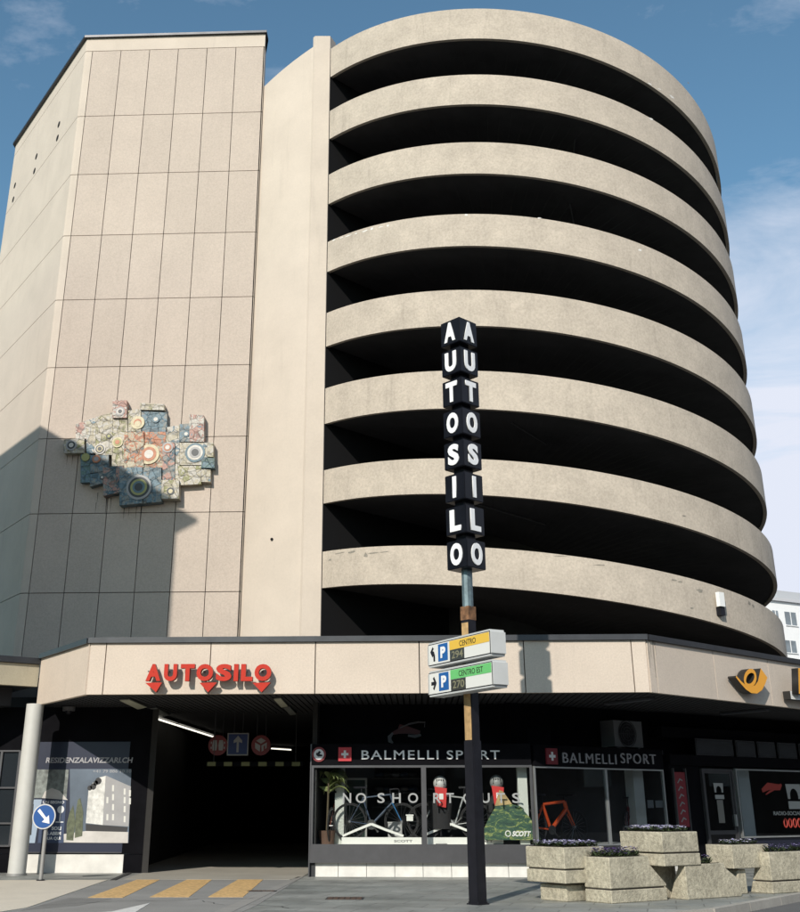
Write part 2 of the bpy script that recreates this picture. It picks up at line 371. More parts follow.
# --- drum wall and fin
def cyl_pt(phi, r, z): 
    a = A0+r*math.sin(phi); b = B0-r*math.cos(phi); return Vector((a*cp-b*sp, a*sp+b*cp, z))
def phi_at(px, py, r):
    q = ray(px, py); u = Vector((q.x, q.y)).normalized(); c = Vector((CC.x, CC.y)); b = u.dot(c); t = b-math.sqrt(max(b*b-c.dot(c)+r*r, 0))
    p = u*t-c; a_, b_ = p.x*cp+p.y*sp, -p.x*sp+p.y*cp; return math.atan2(a_, -b_)
DR1 = 7.25*K; PHD = phi_at(303.5, 600, DR1); PH0 = phi_at(321.3, 600, RC)
def arc_wall(bm, r0, r1, pa, pb, zf0, zf1, seg, mi=0):
    rows = []
    for i in range(seg+1):
        ph = pa+(pb-pa)*i/seg; z0, z1 = zf0(ph), zf1(ph)
        rows.append([bm.verts.new(cyl_pt(ph, r, z)) for r, z in ((r1, z0), (r1, z1), (r0, z1), (r0, z0))])
    for a, b in zip(rows[:-1], rows[1:]):
        for j in range(4): bm.faces.new((a[j], b[j], b[(j+1) % 4], a[(j+1) % 4])).material_index = mi
    bm.faces.new(rows[0]); bm.faces.new(rows[-1][::-1])
DZ = 19.95*K+H
def at_px(px, py, P):       # height of the point above plan position P seen at that pixel
    r = ray(px, py); return H+r.z*(P.x*r.x+P.y*r.y)/(r.x*r.x+r.y*r.y)
dl = Vector((XT1-.02, YT+.12, 0)); dr = cyl_pt(PHD, DR1, 0); dm = (dl+dr)/2; dn = Vector((dr.y-dl.y, -(dr.x-dl.x), 0)).normalized()
zl, zr = at_px(267, 88, dl), at_px(316, 45, dr)
bm = B(); rows = []
for i in range(-12, 17):
    f = i/16; p = dl+(dr-dl)*f+dn*(.08*4*f*(1-f) if f > 0 else 1.1*f); q = p-dn*.35; z = zl+(zr-zl)*max(f, -.1)
    rows.append([bm.verts.new((v.x, v.y, zz)) for v, zz in ((p, 5.0), (p, z), (q, z), (q, 5.0))])
for a, b in zip(rows[:-1], rows[1:]):
    for j in range(4): bm.faces.new((a[j], b[j], b[(j+1) % 4], a[(j+1) % 4]))
bm.faces.new(rows[0]); bm.faces.new(rows[-1][::-1]); bmesh.ops.recalc_face_normals(bm, faces=bm.faces)
obj('drum_wall', bm, PANELS, park, True)
fa, fb = cyl_pt(PHD, DR1+.05, 0), cyl_pt(PH0, RC+.015, 0)
fd = (fb-fa).normalized(); fn = Vector((-fd.y, fd.x, 0))
fc, fe = cyl_pt(PH0-.02, RC-.4, 0), cyl_pt(PHD-.025, DR1-.3, 0); ff = cyl_pt(PHD-.012, DR1+.05, 0)
bm = B(); prism(bm, [(p.x, p.y) for p in (ff, fa, fb, fc, fe)], 5.0, at_px(316, 36, fa)); obj('end_fin', bm, PANELS, park)
TOPc = [19.8191, 17.6675, 15.5823, 13.4901, 11.3995, 9.3017, 7.1523, 5.1358]
BOTc = [18.8291, 16.7403, 14.6556, 12.597, 10.4531, 8.3573, 6.3171, 4.2754]
def rz(i, phi, c):
    u = i/7; P = max(-1.1, min(1.15, phi)); e = phi-P
    f = lambda p: -1.0042*p-.3475*p*p+.1344*p**3+u*(.1953*p+.2564*p*p)
    s = (f(P+.01)-f(P-.01))/.02
    return (c+f(P)+max(s, -1.2)*e)*K+H
for i in range(8):
    bm = B(); arc_wall(bm, RC-.12, RC, PH0+.003, 2.7, lambda p: rz(i, p, BOTc[i]), lambda p: rz(i, p, TOPc[i]), 96)
    obj('ramp_parapet', bm, RINGC, park, True)
    bm = B(); arc_wall(bm, 2.6*K, RC-.13, PH0+.004, 2.7, lambda p: rz(i, p, BOTc[i])+.04, lambda p: rz(i, p, BOTc[i])+.26, 72)
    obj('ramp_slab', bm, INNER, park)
    if i in (0, 2, 4, 6):   # drip rail seen as a slim shadow line under each second band
        pass
bm = B(); arc_wall(bm, 2.5*K, RC-.02, PH0-.02, PH0+.001, lambda p: 5.0, lambda p: rz(0, PH0, BOTc[0])+.15, 2); obj('ramp_end_wall', bm, mat('shade_black_concrete', (.012, .012, .013), .95, spec=.1), park)  # near-black colour keeps this sunlit wall as dark as shade
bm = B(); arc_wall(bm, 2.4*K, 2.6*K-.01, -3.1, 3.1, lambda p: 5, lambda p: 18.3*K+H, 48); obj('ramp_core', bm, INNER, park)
# inner partition that closes the view behind the ramp
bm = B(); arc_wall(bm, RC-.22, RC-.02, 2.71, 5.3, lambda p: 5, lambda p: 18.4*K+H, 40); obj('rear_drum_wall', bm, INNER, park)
# ramp kerb slab inside every second opening
CONDUIT = mat('grey_conduit', (.10, .10, .105), .5, metal=.3)
for i, pa, pb in ((1, .25, .34), (2, .20, .33), (0, .9, .99), (6, -.25, .05), (5, -.1, .08)):
    bm = B(); tube(bm, cyl_pt(pa, RC-1.1, rz(i, pa, BOTc[i])+.02), cyl_pt(pb, RC-2.6, rz(i, pb, BOTc[i])+.02), .025, seg=6)
    obj('conduit', bm, CONDUIT, park)
# lime runs and spalls near the edges of the bands
rnd = random.Random(11)
def ring_patch(bm, px, py, w_, h_):
    ph = phi_at(px, py, RC); P = cyl_pt(ph, RC+.003, 0); r = ray(px, py); z = H+r.z*math.hypot(P.x, P.y)/math.hypot(r.x, r.y); k = 7; vs = []
    for i in range(k):
        a = 2*math.pi*i/k; f = rnd.uniform(.5, 1.15); vs.append(bm.verts.new(cyl_pt(ph+math.cos(a)*w_*f/RC, RC+.004, z+math.sin(a)*h_*f)))
    bm.faces.new(vs)
bm = B()
for px, py, w_, h_ in ((334, 240, .10, .03), (341, 238, .14, .02), (349, 235.5, .18, .025), (356, 233.5, .08, .04), (365, 231, .14, .03), (372, 229, .06, .05), (381, 226.8, .12, .02), (388, 225.5, .05, .05), (466, 215, .08, .04), (539, 218, .09, .03), (651, 119, .12, .06), (650, 84, .1, .04), (672, 97, .2, .05), (659, 89, .12, .03), (640, 250, .08, .05)): ring_patch(bm, px, py, w_, h_)
obj('lime_patch', bm, mat('lime_white', (.66, .64, .60), .9), park)
bm = B()
for px, py, w_, h_ in ((340, 553, .25, .03), (352, 552, .18, .05), (366, 555, .12, .1), (373, 553, .3, .04), (384, 552, .2, .03), (674, 580, .15, .05), (680, 582, .1, .04), (700, 591, .2, .07), (749, 603, .12, .08), (753, 606, .1, .06), (684, 516, .1, .03), (692, 608, .08, .04), (330, 560, .1, .05), (600, 565, .3, .02), (560, 556, .25, .02), (688, 83, .08, .05)): ring_patch(bm, px, py, w_*.8, h_*.8)
obj('grime_patch', bm, mat('grime_grey', (.24, .22, .185), .95, var=.3, scale=9), park)
# --- podium: fascia panels, caps, soffit, roof
def fascia(W, us, z0=FZ0, z1=FZ1):
    bm = B()
    for a, b in zip(us[:-1], us[1:]): wbox(bm, W, a+.012, b-.012, z0, z1, -.12, 0)
    obj('fascia_panels', bm, FASC, park)
fascia(WF, [XL+.012, -7.28, -4.80, -2.34, .08, 2.50, 4.975, XR-.01])
uLf = WL.uz(41.5, 658)[0]
fascia(WL, [uLf, -.01])
rj = [0.02, .30]+[2.75+2.55*i for i in range(12)]
fascia(WR, rj)
eF = WL.at(uLf, 0); fR = WR.at(rj[-1], 0)
back = [(fR.x, fR.y), (fR.x+3, 52), (eF.x-2, 52), (eF.x-.0, eF.y+.0)]
def inset(W, u, n): q = W.at(u, 0, n); return (q.x, q.y)
poly = [(XL+.02, YF+.125), (XR-.04, YF+.125), inset(WR, rj[-1], -.13), (fR.x, 54), (eF.x-2.5, 54), inset(WL, uLf, -.13)]
bm = B(); prism(bm, poly, FZ0+.12, FZ1-.05); obj('podium_deck', bm, BACK, park)
# ribbed soffit boards
bm = B()
x = eF.x-1.2
def soffit_front(x):
    if x < XL: return YF+.14+(XL-x)*math.tan(R(53))
    if x > XR: return YF+.14+(x-XR)
    return YF+.14
def ribs(x0, x1, step, y1):
    x = x0
    while x < x1:
        a, b = soffit_front(x+.01), soffit_front(x+step-.035)
        hexa(bm, [(x, a, FZ0+.03), (x+step-.035, b, FZ0+.03), (x+step-.035, y1, FZ0+.03), (x, y1, FZ0+.03), (x, a, FZ0+.115), (x+step-.035, b, FZ0+.115), (x+step-.035, y1, FZ0+.115), (x, y1, FZ0+.115)]); x += step
ribs(-9.6, XR+10, .15, 31.5)
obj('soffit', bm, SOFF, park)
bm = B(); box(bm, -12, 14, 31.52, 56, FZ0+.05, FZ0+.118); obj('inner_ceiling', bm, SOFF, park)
# cap profile
bm = B()
wbox(bm, WF, XL-.03, XR+.025, FZ1+.004, FZ1+.13, -.6, .075)
wbox(bm, WR, .04, rj[-1], FZ1+.002, FZ1+.128, -.6, .073)
wbox(bm, WL, uLf, -.045, FZ1+.002, FZ1+.128, -.6, .073)
obj('fascia_cap', bm, CAPM, park)
# --- front shop wall parts
def window(W, u0, u1, z0, z1, fm, gm, fw=.05, nfront=.04):
    fr = B()
    wbox(fr, W, u0, u0+fw, z0, z1, -.04, nfront); wbox(fr, W, u1-fw, u1, z0, z1, -.04, nfront)
    wbox(fr, W, u0+fw, u1-fw, z0, z0+fw, -.038, nfront-.002); wbox(fr, W, u0+fw, u1-fw, z1-fw, z1, -.038, nfront-.002)
    f = obj('window', fr, fm, park)
    g = B(); wbox(g, W, u0+fw, u1-fw, z0+fw, z1-fw, -.004, .004); obj('pane', g, gm, f)
    return f
uA, _ = WS.uz(311, 800); uB, _ = WS.uz(424, 800); uC, _ = WS.uz(528, 800)
ZW0 = WS.uz(400, 847)[1]; ZW1 = WS.uz(400, 765)[1]; ZSG = WS.uz(400, 862)[1]
UC2 = SC[0]
bm = B(); nj = 8
for i in range(nj): wbox(bm, WS, uA+(UC2-uA)*i/nj+.006, uA+(UC2-uA)*(i+1)/nj-.006, 0, ZSG-.02, -.3, -.08)
wbox(bm, WW, .0, 4.99, 0, ZSG-.02, -.3, -.08)
obj('plinth', bm, PLAST, park)
bm = B(); wbox(bm, WS, uA, UC2, ZSG-.02, ZW0, -.3, .05); wbox(bm, WW, .02, 4.99, ZSG-.02, ZW0, -.3, .048); obj('sill_band', bm, FRAMEG, park)
window(WS, uA, uB, ZW0, ZW1, FRAMEG, GLASS, .06); window(WS, uB, UC2-.01, ZW0, ZW1, FRAMEG, GLASS, .06)
uwA, uwB = WW.uz(607, 800)[0], WW.uz(665, 800)[0]
ZV1 = WW.uz(600, 768)[1]
ZV0 = ZW0+.0
window(WW, .03, uwA, ZV0, ZV1, FRAMEL, GLASSD, .035); window(WW, uwA, uwB, ZV0, ZV1, FRAMEL, GLASSD, .035)
# sign boards above the windows and wall up to the soffit
ZB = WS.uz(400, 744)[1]
bm = B(); wbox(bm, WS, uA, UC2-.02, ZW1+.004, ZB, -.5, .06); wbox(bm, WW, .04, uwB, ZV1+.004, ZB-.02, -.5, .058); obj('sign_band', bm, WALLD, park)
bm = B(); box(bm, uA, UC2+.6, YS+.9, YS+1.1, ZB-.2, FZ0+.04); wbox(bm, WW, 0, 24, ZB-.25, FZ0+.04, -.9, -.7); obj('upper_wall', bm, WALLD, park)
# shop interior shell
INT = mat('shop_interior_dark', (.03, .031, .034), .8, var=.3, scale=1.5)
bm = B(); box(bm, uA+.02, 6, YS+3.2, YS+3.4, 0, ZB); box(bm, uA+.0, uA+.12, YS+.05, YS+3.2, 0, ZB); wbox(bm, WW, 0, 5.0, 0, ZB, -3.4, -3.2); wbox(bm, WW, 4.99, 5.1, 0, ZB, -3.2, -.3)
obj('shop_back_wall', bm, INT, park)
bm = B(); box(bm, uA+.13, UC2-.1, YS+.06, YS+1.6, ZW0-.05, ZW0+.03); wbox(bm, WW, .1, 4.95, ZW0-.05, ZW0+.03, -1.6, -.06)
obj('display_floor', bm, mat('display_floor_white', (.70, .68, .62), .6, var=.05), park)
bm = B(); box(bm, uA+.13, UC2-.1, YS+1.62, YS+3.2, 0, .1); obj('shop_floor', bm, INT, park)
COLW = mat('pale_column', (.55, .58, .55), .6, var=.05)
def in_col(W, pxa, pxb, n, zz=ZB):
    u0, u1 = W.uz(pxa, 800, n)[0], W.uz(pxb, 800, n)[0]; bm = B(); wbox(bm, W, u0, u1, ZW0+.03, zz, n-.3, n); obj('column', bm, COLW, park)
in_col(WS, 335, 344, -.75); in_col(WW, 520.5, 529.5, -.12) if False else in_col(WS, 518.5, 528, -.35)
in_col(WW, 635, 645, -.55)
# wing: dark pier, door, big window, clerestory
uD0, uD1 = WW.uz(704, 800)[0], WW.uz(735, 800)[0]; ZD = WW.uz(720, 769)[1]; ZC0 = WW.uz(720, 755)[1]; ZC1 = WW.uz(720, 740)[1]
bm = B(); wbox(bm, WW, 5.0, uD0, 0, ZB-.27, -.4, -.06); obj('pier', bm, WALLD, park)
fr = B(); wbox(fr, WW, uD0, uD0+.05, 0, ZD, -.05, .03); wbox(fr, WW, uD1-.05, uD1, 0, ZD, -.05, .03); wbox(fr, WW, uD0+.05, uD1-.05, ZD-.05, ZD, -.05, .028)
door = obj('door', fr, FRAMEG, park)
g = B(); wbox(g, WW, uD0+.13, uD1-.13, .95, ZD-.12, -.02, -.01); wbox(g, WW, uD0+.13, uD1-.13, .2, .85, -.02, -.01); obj('pane', g, GLASSD, door)
g = B()
for a, b, c, d in ((.05, .13, .05, ZD-.05), (uD1-uD0-.13, uD1-uD0-.05, .05, ZD-.05)): wbox(g, WW, uD0+a, uD0+b, c, d, -.035, .0)
for c, d in ((.05, .2), (.85, .95), (ZD-.12, ZD-.05)): wbox(g, WW, uD0+.13, uD1-.13, c, d, -.034, -.001)
obj('door_leaf', g, FRAMEG, door)
g = B(); wbox(g, WW, uD1-.12, uD1-.06, 1.05, 1.35, .0, .05); obj('handle', g, FRAMEL, door)
uE1 = WW.uz(830, 800)[0]
ZE0 = WW.uz(745, 838)[1]
window(WW, uD1+.12, uE1, ZE0, ZD+.02, FRAMEL, GLASSD, .04)
bm = B(); wbox(bm, WW, uD1+.02, 24, 0, ZE0-.01, -.4, -.04); wbox(bm, WW, uE1+.02, 24, ZE0-.01, ZD+.05, -.4, -.04); obj('wing_lower_wall', bm, mat('navy_wall', (.012, .014, .028), .5), park)
bm = B(); wbox(bm, WW, 5.0, 24, ZD+.07, ZC0-.03, -.4, .0); wbox(bm, WW, 5.0, 24, ZC1+.03, ZC1+.3, -.68, -.2); obj('wing_band', bm, WALLD, park)
CLG = mat('milky_pane', (.035, .037, .042), .25, var=.15)
for a, b in ((698, 735), (738, 757), (759.5, 777), (779.5, 798), (801, 820)):
    u0, u1 = WW.uz(a, 748)[0], WW.uz(b, 748)[0]
    f = B(); wbox(f, WW, u0, u1, ZC0-.02, ZC1+.02, -.1, -.07); f = obj('clerestory_window', f, FRAMEG, park)
    g = B(); wbox(g, WW, u0+.03, u1-.03, ZC0+.01, ZC1-.01, -.069, -.055); obj('pane', g, CLG, f)
bm = B(); wbox(bm, WW, 5.1, 24, 0, FZ0, -4.2, -4.0); obj('wing_back_wall', bm, INT, park)
in_col(WW, 740.5, 752, -.35, ZD+.0)
# --- entrance tunnel
TUN = mat('tunnel_wall', (.022, .021, .020), .9, var=.3, scale=.6)  # wall colour darkened to carry the shade inside the tunnel
YR = 29.3
bm = B(); prism(bm, [(-6.93, YR), (-6.78, YR), (-7.5, 31), (-9.6, 56), (-9.8, 56), (-7.7, 31)], 0, FZ0+.04); obj('tunnel_wall', bm, TUN, park)
bm = B(); box(bm, uA-.02, uA+.10, YS+.3, 56, 0, FZ0+.04); obj('tunnel_wall', bm, TUN, park)
bm = B(); box(bm, -12, 3, 56, 56.3, 0, FZ0+.1); obj('tunnel_wall', bm, TUN, park)
bm = B(); wbox(bm, WS, uA-.03, uA+.0, 0, ZB, -.3, .06); obj('corner_post', bm, FRAMEG, park)
# --- left shop wall
WRs = Wall((0, YR), 0)
uR0, uR1 = WRs.uz(20, 800)[0], WRs.uz(128, 800)[0]
ZR0 = WRs.uz(100, 854.5)[1]
bm = B(); wbox(bm, WRs, uR0, uR1, 0, ZR0, -.3, 0); obj('plinth', bm, PLAST, park)
bm = B(); wbox(bm, WRs, -20, uR1+.5, ZR0+.01, FZ0+.04, -.3, -.05); obj('shop_wall', bm, WALLD, park)
bm = B(); wbox(bm, WRs, -20, uR0-.01, 0, ZR0, -.3, -.05); obj('shop_wall', bm, WALLD, park)
bm = B(); wbox(bm, WRs, uR1+.01, -6.94, 0, ZR0, -.3, -.05); obj('shop_wall', bm, WALLD, park)

# ================================================================== NEIGHBOURS
# canopy of the house on the left
nb = thing('neighbour_canopy', 'low concrete canopy with dark metal edge joining the podium at the left edge', 'canopy', (-14, 28, 0))
WN = Wall((eF.x-.02, eF.y+.08), 37)
CANC = mat('canopy_concrete', (.40, .355, .26), .85, var=.1, scale=1.2, streak=.25, bump=.2, fleck=.08)
bm = B(); wbox(bm, WN, -14, -.03, 4.43, 4.98, -.2, 0); obj('fascia', bm, CANC, nb)
bm = B(); wbox(bm, WN, -14, -.03, 4.99, 5.14, -6, .08); obj('cap', bm, CAPM, nb)
bm = B(); wbox(bm, WN, -14, -.03, 4.45, 4.97, -6, -.21); obj('soffit', bm, SOFF, nb)
bm = B(); wbox(bm, WN, -14, -3, 0, 4.44, -6, -5.8); obj('wall', bm, WALLD, nb)
bm = B()
for k in range(6): wbox(bm, WN, -13+k*1.8, -11.4+k*1.8, .8, 2.6, -5.79, -5.74)
obj('window', bm, mat('dark_reflecting_glass', (.02, .025, .03), .08, spec=.8), nb)
bm = B(); c = WN.at(-2.2, 4.38, -1.2); tube(bm, c-WN.d*.6, c+WN.d*.6, .05, seg=8); obj('lamp_tube', bm, mat('unlit_lamp', (.45, .46, .46), .4), nb)

# tall house off to the left whose roof corner shades the tower
def towards_sun(P, z):
    t = (z-P.z)/(-sd.z); return P-sd*t
HT = 20.0
tip = towards_sun(ony(198, 519, YT), HT); peak = towards_sun(ony(43, 427, YT), HT)
e1v = (peak-tip); e1v.z = 0; e1v.normalize()
e2v = Vector((-e1v.y, e1v.x, 0))
if e2v.x > 0: e2v = -e2v
hs = thing('neighbour_house', 'tall plain rendered house off to the left of the frame that shades the tower', 'house', (tip.x-6, tip.y, 0))
REND = mat('pale_render', (.42, .40, .36), .9, var=.06)
def fp(a, b): q = tip+e1v*a+e2v*b; return (q.x, q.y)
def ccw(p): 
    s = sum(p[i][0]*p[(i+1) % len(p)][1]-p[(i+1) % len(p)][0]*p[i][1] for i in range(len(p))); return p if s > 0 else p[::-1]
bm = B(); prism(bm, ccw([fp(0, 0), fp(16, 0), fp(16, 12), fp(0, 12)]), HT-.12, HT); obj('roof', bm, CAPM, hs)
bm = B(); prism(bm, ccw([fp(.03, 1.0), fp(15.9, .6), fp(15.9, 11.5), fp(.03, 11.5)]), 13.2, HT-.122); obj('upper_storeys', bm, REND, hs)
bm = B(); prism(bm, ccw([fp(.6, 6.5), fp(15, 6.5), fp(15, 11.3), fp(.6, 11.3)]), 0, 13.198); obj('lower_storeys', bm, REND, hs)  # recess made up to let sun reach the canopy and shopfront

# white flats far right
WB = Wall((0, 95), 30)
fl = thing('white_apartment_block', 'distant white apartment block with recessed windows at the right edge', 'building', (45, 110, 0))
u0 = WB.uz(750, 640)[0]; zt = WB.uz(766, 600)[1]
WP = mat('white_render', (.78, .78, .78), .8, var=.03)
bm = B(); wbox(bm, WB, u0-6, u0+30, 0, zt, -14, 0); obj('wall', bm, WP, fl)
bm = B(); wbox(bm, WB, u0-6.2, u0+30, zt+.01, zt+.35, -14, .3); obj('roof_edge', bm, mat('grey_roof_edge', (.5, .5, .52), .6), fl)
ua, za = WB.uz(793, 584+16); 
bm = B(); wbox(bm, WB, u0+6.5, u0+14, zt+.36, zt+1.6, -12, -1.5); obj('roof_house', bm, mat('grey_plant_room', (.42, .43, .45), .7), fl)
DG = mat('far_glass', (.16, .19, .21), .1, var=.4, scale=.6, spec=.8)
for row, (ya, yb) in enumerate(((611.5, 624.5), (640, 652), (668, 680))):
    for k, (xa, xb) in enumerate(((772, 779.5), (784, 797), (801.5, 815))):
        a_, z1_ = WB.uz(xa, ya, .0); b_, z0_ = WB.uz(xb, yb, .0); z1_ = WB.uz(784, ya)[1]; z0_ = WB.uz(784, yb)[1]
        f = B(); wbox(f, WB, a_-.08, b_+.08, z0_-.1, z0_-.02, 0, .12); wbox(f, WB, (a_+b_)/2-.05, (a_+b_)/2+.05, z0_, z1_, .03, .05); f = obj('window', f, WP, fl)
        g = B(); wbox(g, WB, a_, b_, z0_, z1_, .005, .02); obj('pane', g, DG, f)

# houses across the street, behind the viewer: what the shop glass reflects
opp = thing('opposite_house', 'dark fronted low terrace across the street behind the viewer', 'house', (0, -16, 0))
bm = B(); box(bm, -45, 45, -28, -14, -.13, 8); obj('wall', bm, mat('opposite_brick', (.022, .020, .020), .9, var=.3, scale=.4), opp)
bm = B(); box(bm, -46, 46, -28.5, -13.6, 8.01, 8.4); obj('roof', bm, CAPM, opp)
for k in range(14):
    f = B(); x = -42+k*6.2; box(f, x, x+2.2, -13.99, -13.95, 3.2, 5.4); obj('window', f, DG, opp)
side = thing('dark_reflection_house', 'unseen dark house added far off to the right for the corner glass to reflect', 'house', (75, 30, 0))  # added out of view so the wing windows reflect something dark
bm = B(); box(bm, 62, 90, -30, 60, -.13, 15); obj('wall', bm, MATS['opposite_brick'], side)
bm = B(); box(bm, 61.5, 90.5, -30.5, 60.5, 15.01, 15.4); obj('roof', bm, CAPM, side)
for k in range(9):
    for z in (4, 8, 12): f = B(); y = -24+k*9; box(f, 61.94, 61.99, y, y+2, z-1, z+1.2); obj('window', f, DG, side)
bm = B()
for u_, w_, z_ in ((.03, .05, 4.5), (.12, .03, 4.75), (.22, .05, 4.3), (.33, .02, 4.8)): wpoly(bm, WR, [(u_, FZ1-.01), (u_+w_*.3, z_), (u_+w_*.7, z_), (u_+w_, FZ1-.01)], .001, .004)
obj('run_off_stain', bm, mat('soft_stain', (.30, .265, .22), .95, var=.2, scale=6), park)
bm = B(); disc(bm, Matrix.Translation(dm+dn*.07+Vector((0, 0, at_px(276, 540, dm)))) @ Matrix.Rotation(R(90), 4, 'X'), .045, .05, 12); obj('anchor_hole', bm, HOLE, park)
#@@OBJECTS
# ================================================================== LIGHT FITTINGS ON THE SOFFIT
LAMPU = mat('unlit_diffuser', (.42, .42, .33), .5, var=.06)
def soffit_panel(c4, label, z=FZ0+.028, m=LAMPU, grp='light panels under the canopy'):
    q = [onz(x, y, z) for x, y in c4]; cx = sum((v for v in q), Vector())/4
    t = thing('soffit_light', label, 'ceiling light', (cx.x, cx.y, z+.02), grp)
    bm = B(); prism(bm, ccw([(v.x, v.y) for v in q]), z-.05, z+.0); obj('diffuser', bm, m, t)
    q2 = [cx+(v-cx)*1.1 for v in q]; bm = B(); prism(bm, ccw([(v.x, v.y) for v in q2]), z-.035, z+.005); obj('frame', bm, FRAMEG, t)
soffit_panel([(120, 698.5), (130, 698), (147, 705.5), (138, 707.5)], 'bright panel of the left pair of canopy lights, nearer the street')
soffit_panel([(148, 707.5), (157, 706.5), (169, 713.5), (161, 715.5)], 'dim panel of the left pair of canopy lights, farther from the street', m=mat('dim_diffuser', (.2, .21, .2), .5))
soffit_panel([(274, 697.5), (281, 696.5), (288, 704.5), (281.5, 705.5)], 'pale panel of the canopy lights under the last red O, nearer the street')
soffit_panel([(284, 706.5), (290, 705.5), (296.5, 712.5), (290.5, 713.5)], 'grey panel of the canopy lights under the last red O, farther from the street', m=MATS['dim_diffuser'])
STRIP = mat('grey_strip_lamp', (.09, .095, .11), .4)
def strip_lamp(a, b, label, grp='long grey strip lamps under the canopy'):
    p, q = onz(*a, FZ0-.04), onz(*b, FZ0-.04); t = thing('strip_lamp', label, 'ceiling light', ((p.x+q.x)/2, (p.y+q.y)/2, FZ0), grp)
    d = (q-p).normalized(); n = Vector((-d.y, d.x, 0))*.07
    bm = B(); hexa(bm, [p-n, q-n, q+n, p+n, p-n+Vector((0, 0, .04)), q-n+Vector((0, 0, .04)), q+n+Vector((0, 0, .04)), p+n+Vector((0, 0, .04))]); obj('diffuser', bm, STRIP, t)
    p, q = p+Vector((0, 0, .045)), q+Vector((0, 0, .045)); n = n*1.3
    bm = B(); hexa(bm, [p-n, q-n, q+n, p+n, p-n+Vector((0, 0, .03)), q-n+Vector((0, 0, .03)), q+n+Vector((0, 0, .03)), p+n+Vector((0, 0, .03))]); obj('housing', bm, FRAMEG, t)
strip_lamp((606, 705.3), (652, 699.8), 'grey strip lamp under the canopy, above the wall mounted cooling unit')
strip_lamp((722, 715.2), (768, 710.8), 'grey strip lamp under the canopy, below the yellow post horn')
# small sensor under the chamfer
p = onz(69, 708.5, FZ0-.03); t = thing('canopy_sensor', 'small dark dome camera under the left chamfer of the canopy', 'camera', (p.x, p.y, FZ0))
bm = B(); disc(bm, Matrix.Translation((p.x, p.y, FZ0-.09)), .16, .10); obj('mount', bm, mat('sensor_grey', (.14, .14, .15), .4), t)
bm = B(); bmesh.ops.create_uvsphere(bm, u_segments=16, v_segments=10, radius=.09, matrix=Matrix.Translation((p.x, p.y, FZ0-.09))); obj('dome', bm, BLACK, t, True)
# lit tubes inside the tunnel
TUBE = mat('lit_tube', (1, .95, .82), .5, emit=1.5)
def lit_tube(p, q, label):
    t = thing('fluorescent_lamp', label, 'ceiling light', ((p.x+q.x)/2, (p.y+q.y)/2, p.z+.05), 'lit tubes on the tunnel ceiling')
    bm = B(); tube(bm, p, q, .026, seg=8); obj('tube', bm, TUBE, t)
    d = (q-p).normalized(); n = Vector((-d.y, d.x, 0))*.09; u = Vector((0, 0, .05)); w_ = Vector((0, 0, .10))
    bm = B(); hexa(bm, [p-n+u, q-n+u, q+n+u, p+n+u, p-n+w_, q-n+w_, q+n+w_, p+n+w_]); obj('housing', bm, FRAMEG, t)
pa, pb = onz(153, 717.5, 3.88), onz(214, 737, 3.88)
for k, lab in enumerate(('nearest of the three lit tubes in a slanting row over the left lane', 'middle one of the three lit tubes in a slanting row over the left lane', 'farthest of the three lit tubes in a slanting row over the left lane')):
    lit_tube(pa+(pb-pa)*(k/3+.01), pa+(pb-pa)*((k+1)/3-.01), lab)
lit_tube(onz(271.5, 748.5, 3.88), onz(291, 749.8, 3.88), 'lit tube crossing the tunnel ceiling, right of the two red round signs')
lit_tube(onz(286, 739, 3.9), onz(300, 739, 3.9), 'faint short tube high on the tunnel ceiling at right') if False else None

# ================================================================== SIGNS IN THE TUNNEL
WTS = Wall((0, 30.6), 0)
def px_disc(W, px, py, r_px, n=0):
    u, z = W.uz(px, py, n); u2, _ = W.uz(px+r_px, py, n); return u, z, u2-u
def hang(t, W, u, z0):
    bm = B(); 
    for s in (-.12, .12): tube(bm, W.at(u+s, z0, -.03), W.at(u+s, FZ0+.05, -.03), .012, seg=6)
    obj('hanger', bm, FRAMEG, t)
SRED = mat('sign_red', (.16, .014, .016), .5); SWHT = mat('sign_grey_white', (.28, .28, .27), .5); SBLU = mat('sign_blue_dark', (.012, .03, .12), .5)
def round_sign(px, glyph, label):
    u, z, r = px_disc(WTS, px, 745.3, 9.6)
    t = thing('round_sign', label, 'traffic sign', tuple(WTS.at(u, z)), 'round red signs over the entrance')
    bm = B(); disc(bm, WTS.M(u, z, -.015), r, .03, 32); obj('plate', bm, SRED, t)
    bm = B(); glyph(bm, u, z, r); obj('symbol', bm, SWHT, t); hang(t, WTS, u, z+r*.6)
def g_cars(bm, u, z, r):
    for s in (-1, 1):
        wpoly(bm, WTS, [(u+s*.32*r-.2*r, z-.5*r), (u+s*.32*r+.2*r, z-.5*r), (u+s*.32*r+.26*r, z), (u+s*.32*r+.18*r, z+.5*r), (u+s*.32*r-.18*r, z+.5*r), (u+s*.32*r-.26*r, z)], .016, .022)
    for s in (-1, 1):
        for dz in (-.25, .25): wbox(bm, WTS, u+s*.68*r-.06*r, u+s*.68*r+.06*r, z+dz*r-.1*r, z+dz*r+.1*r, .016, .022)
def g_truck(bm, u, z, r):
    wpoly(bm, WTS, [(u, z+.72*r), (u-.5*r, z+.45*r), (u, z+.15*r), (u+.5*r, z+.45*r)], .016, .022)
    wpoly(bm, WTS, [(u-.62*r, z+.28*r), (u-.58*r, z-.3*r), (u-.1*r, z-.62*r), (u-.06*r, z-.02*r)], .016, .022)
    wpoly(bm, WTS, [(u+.06*r, z-.02*r), (u+.1*r, z-.62*r), (u+.3*r, z-.5*r), (u+.28*r, z-.1*r), (u+.45*r, z+.02*r), (u+.45*r, z-.38*r), (u+.6*r, z-.25*r), (u+.62*r, z+.28*r)], .016, .022)
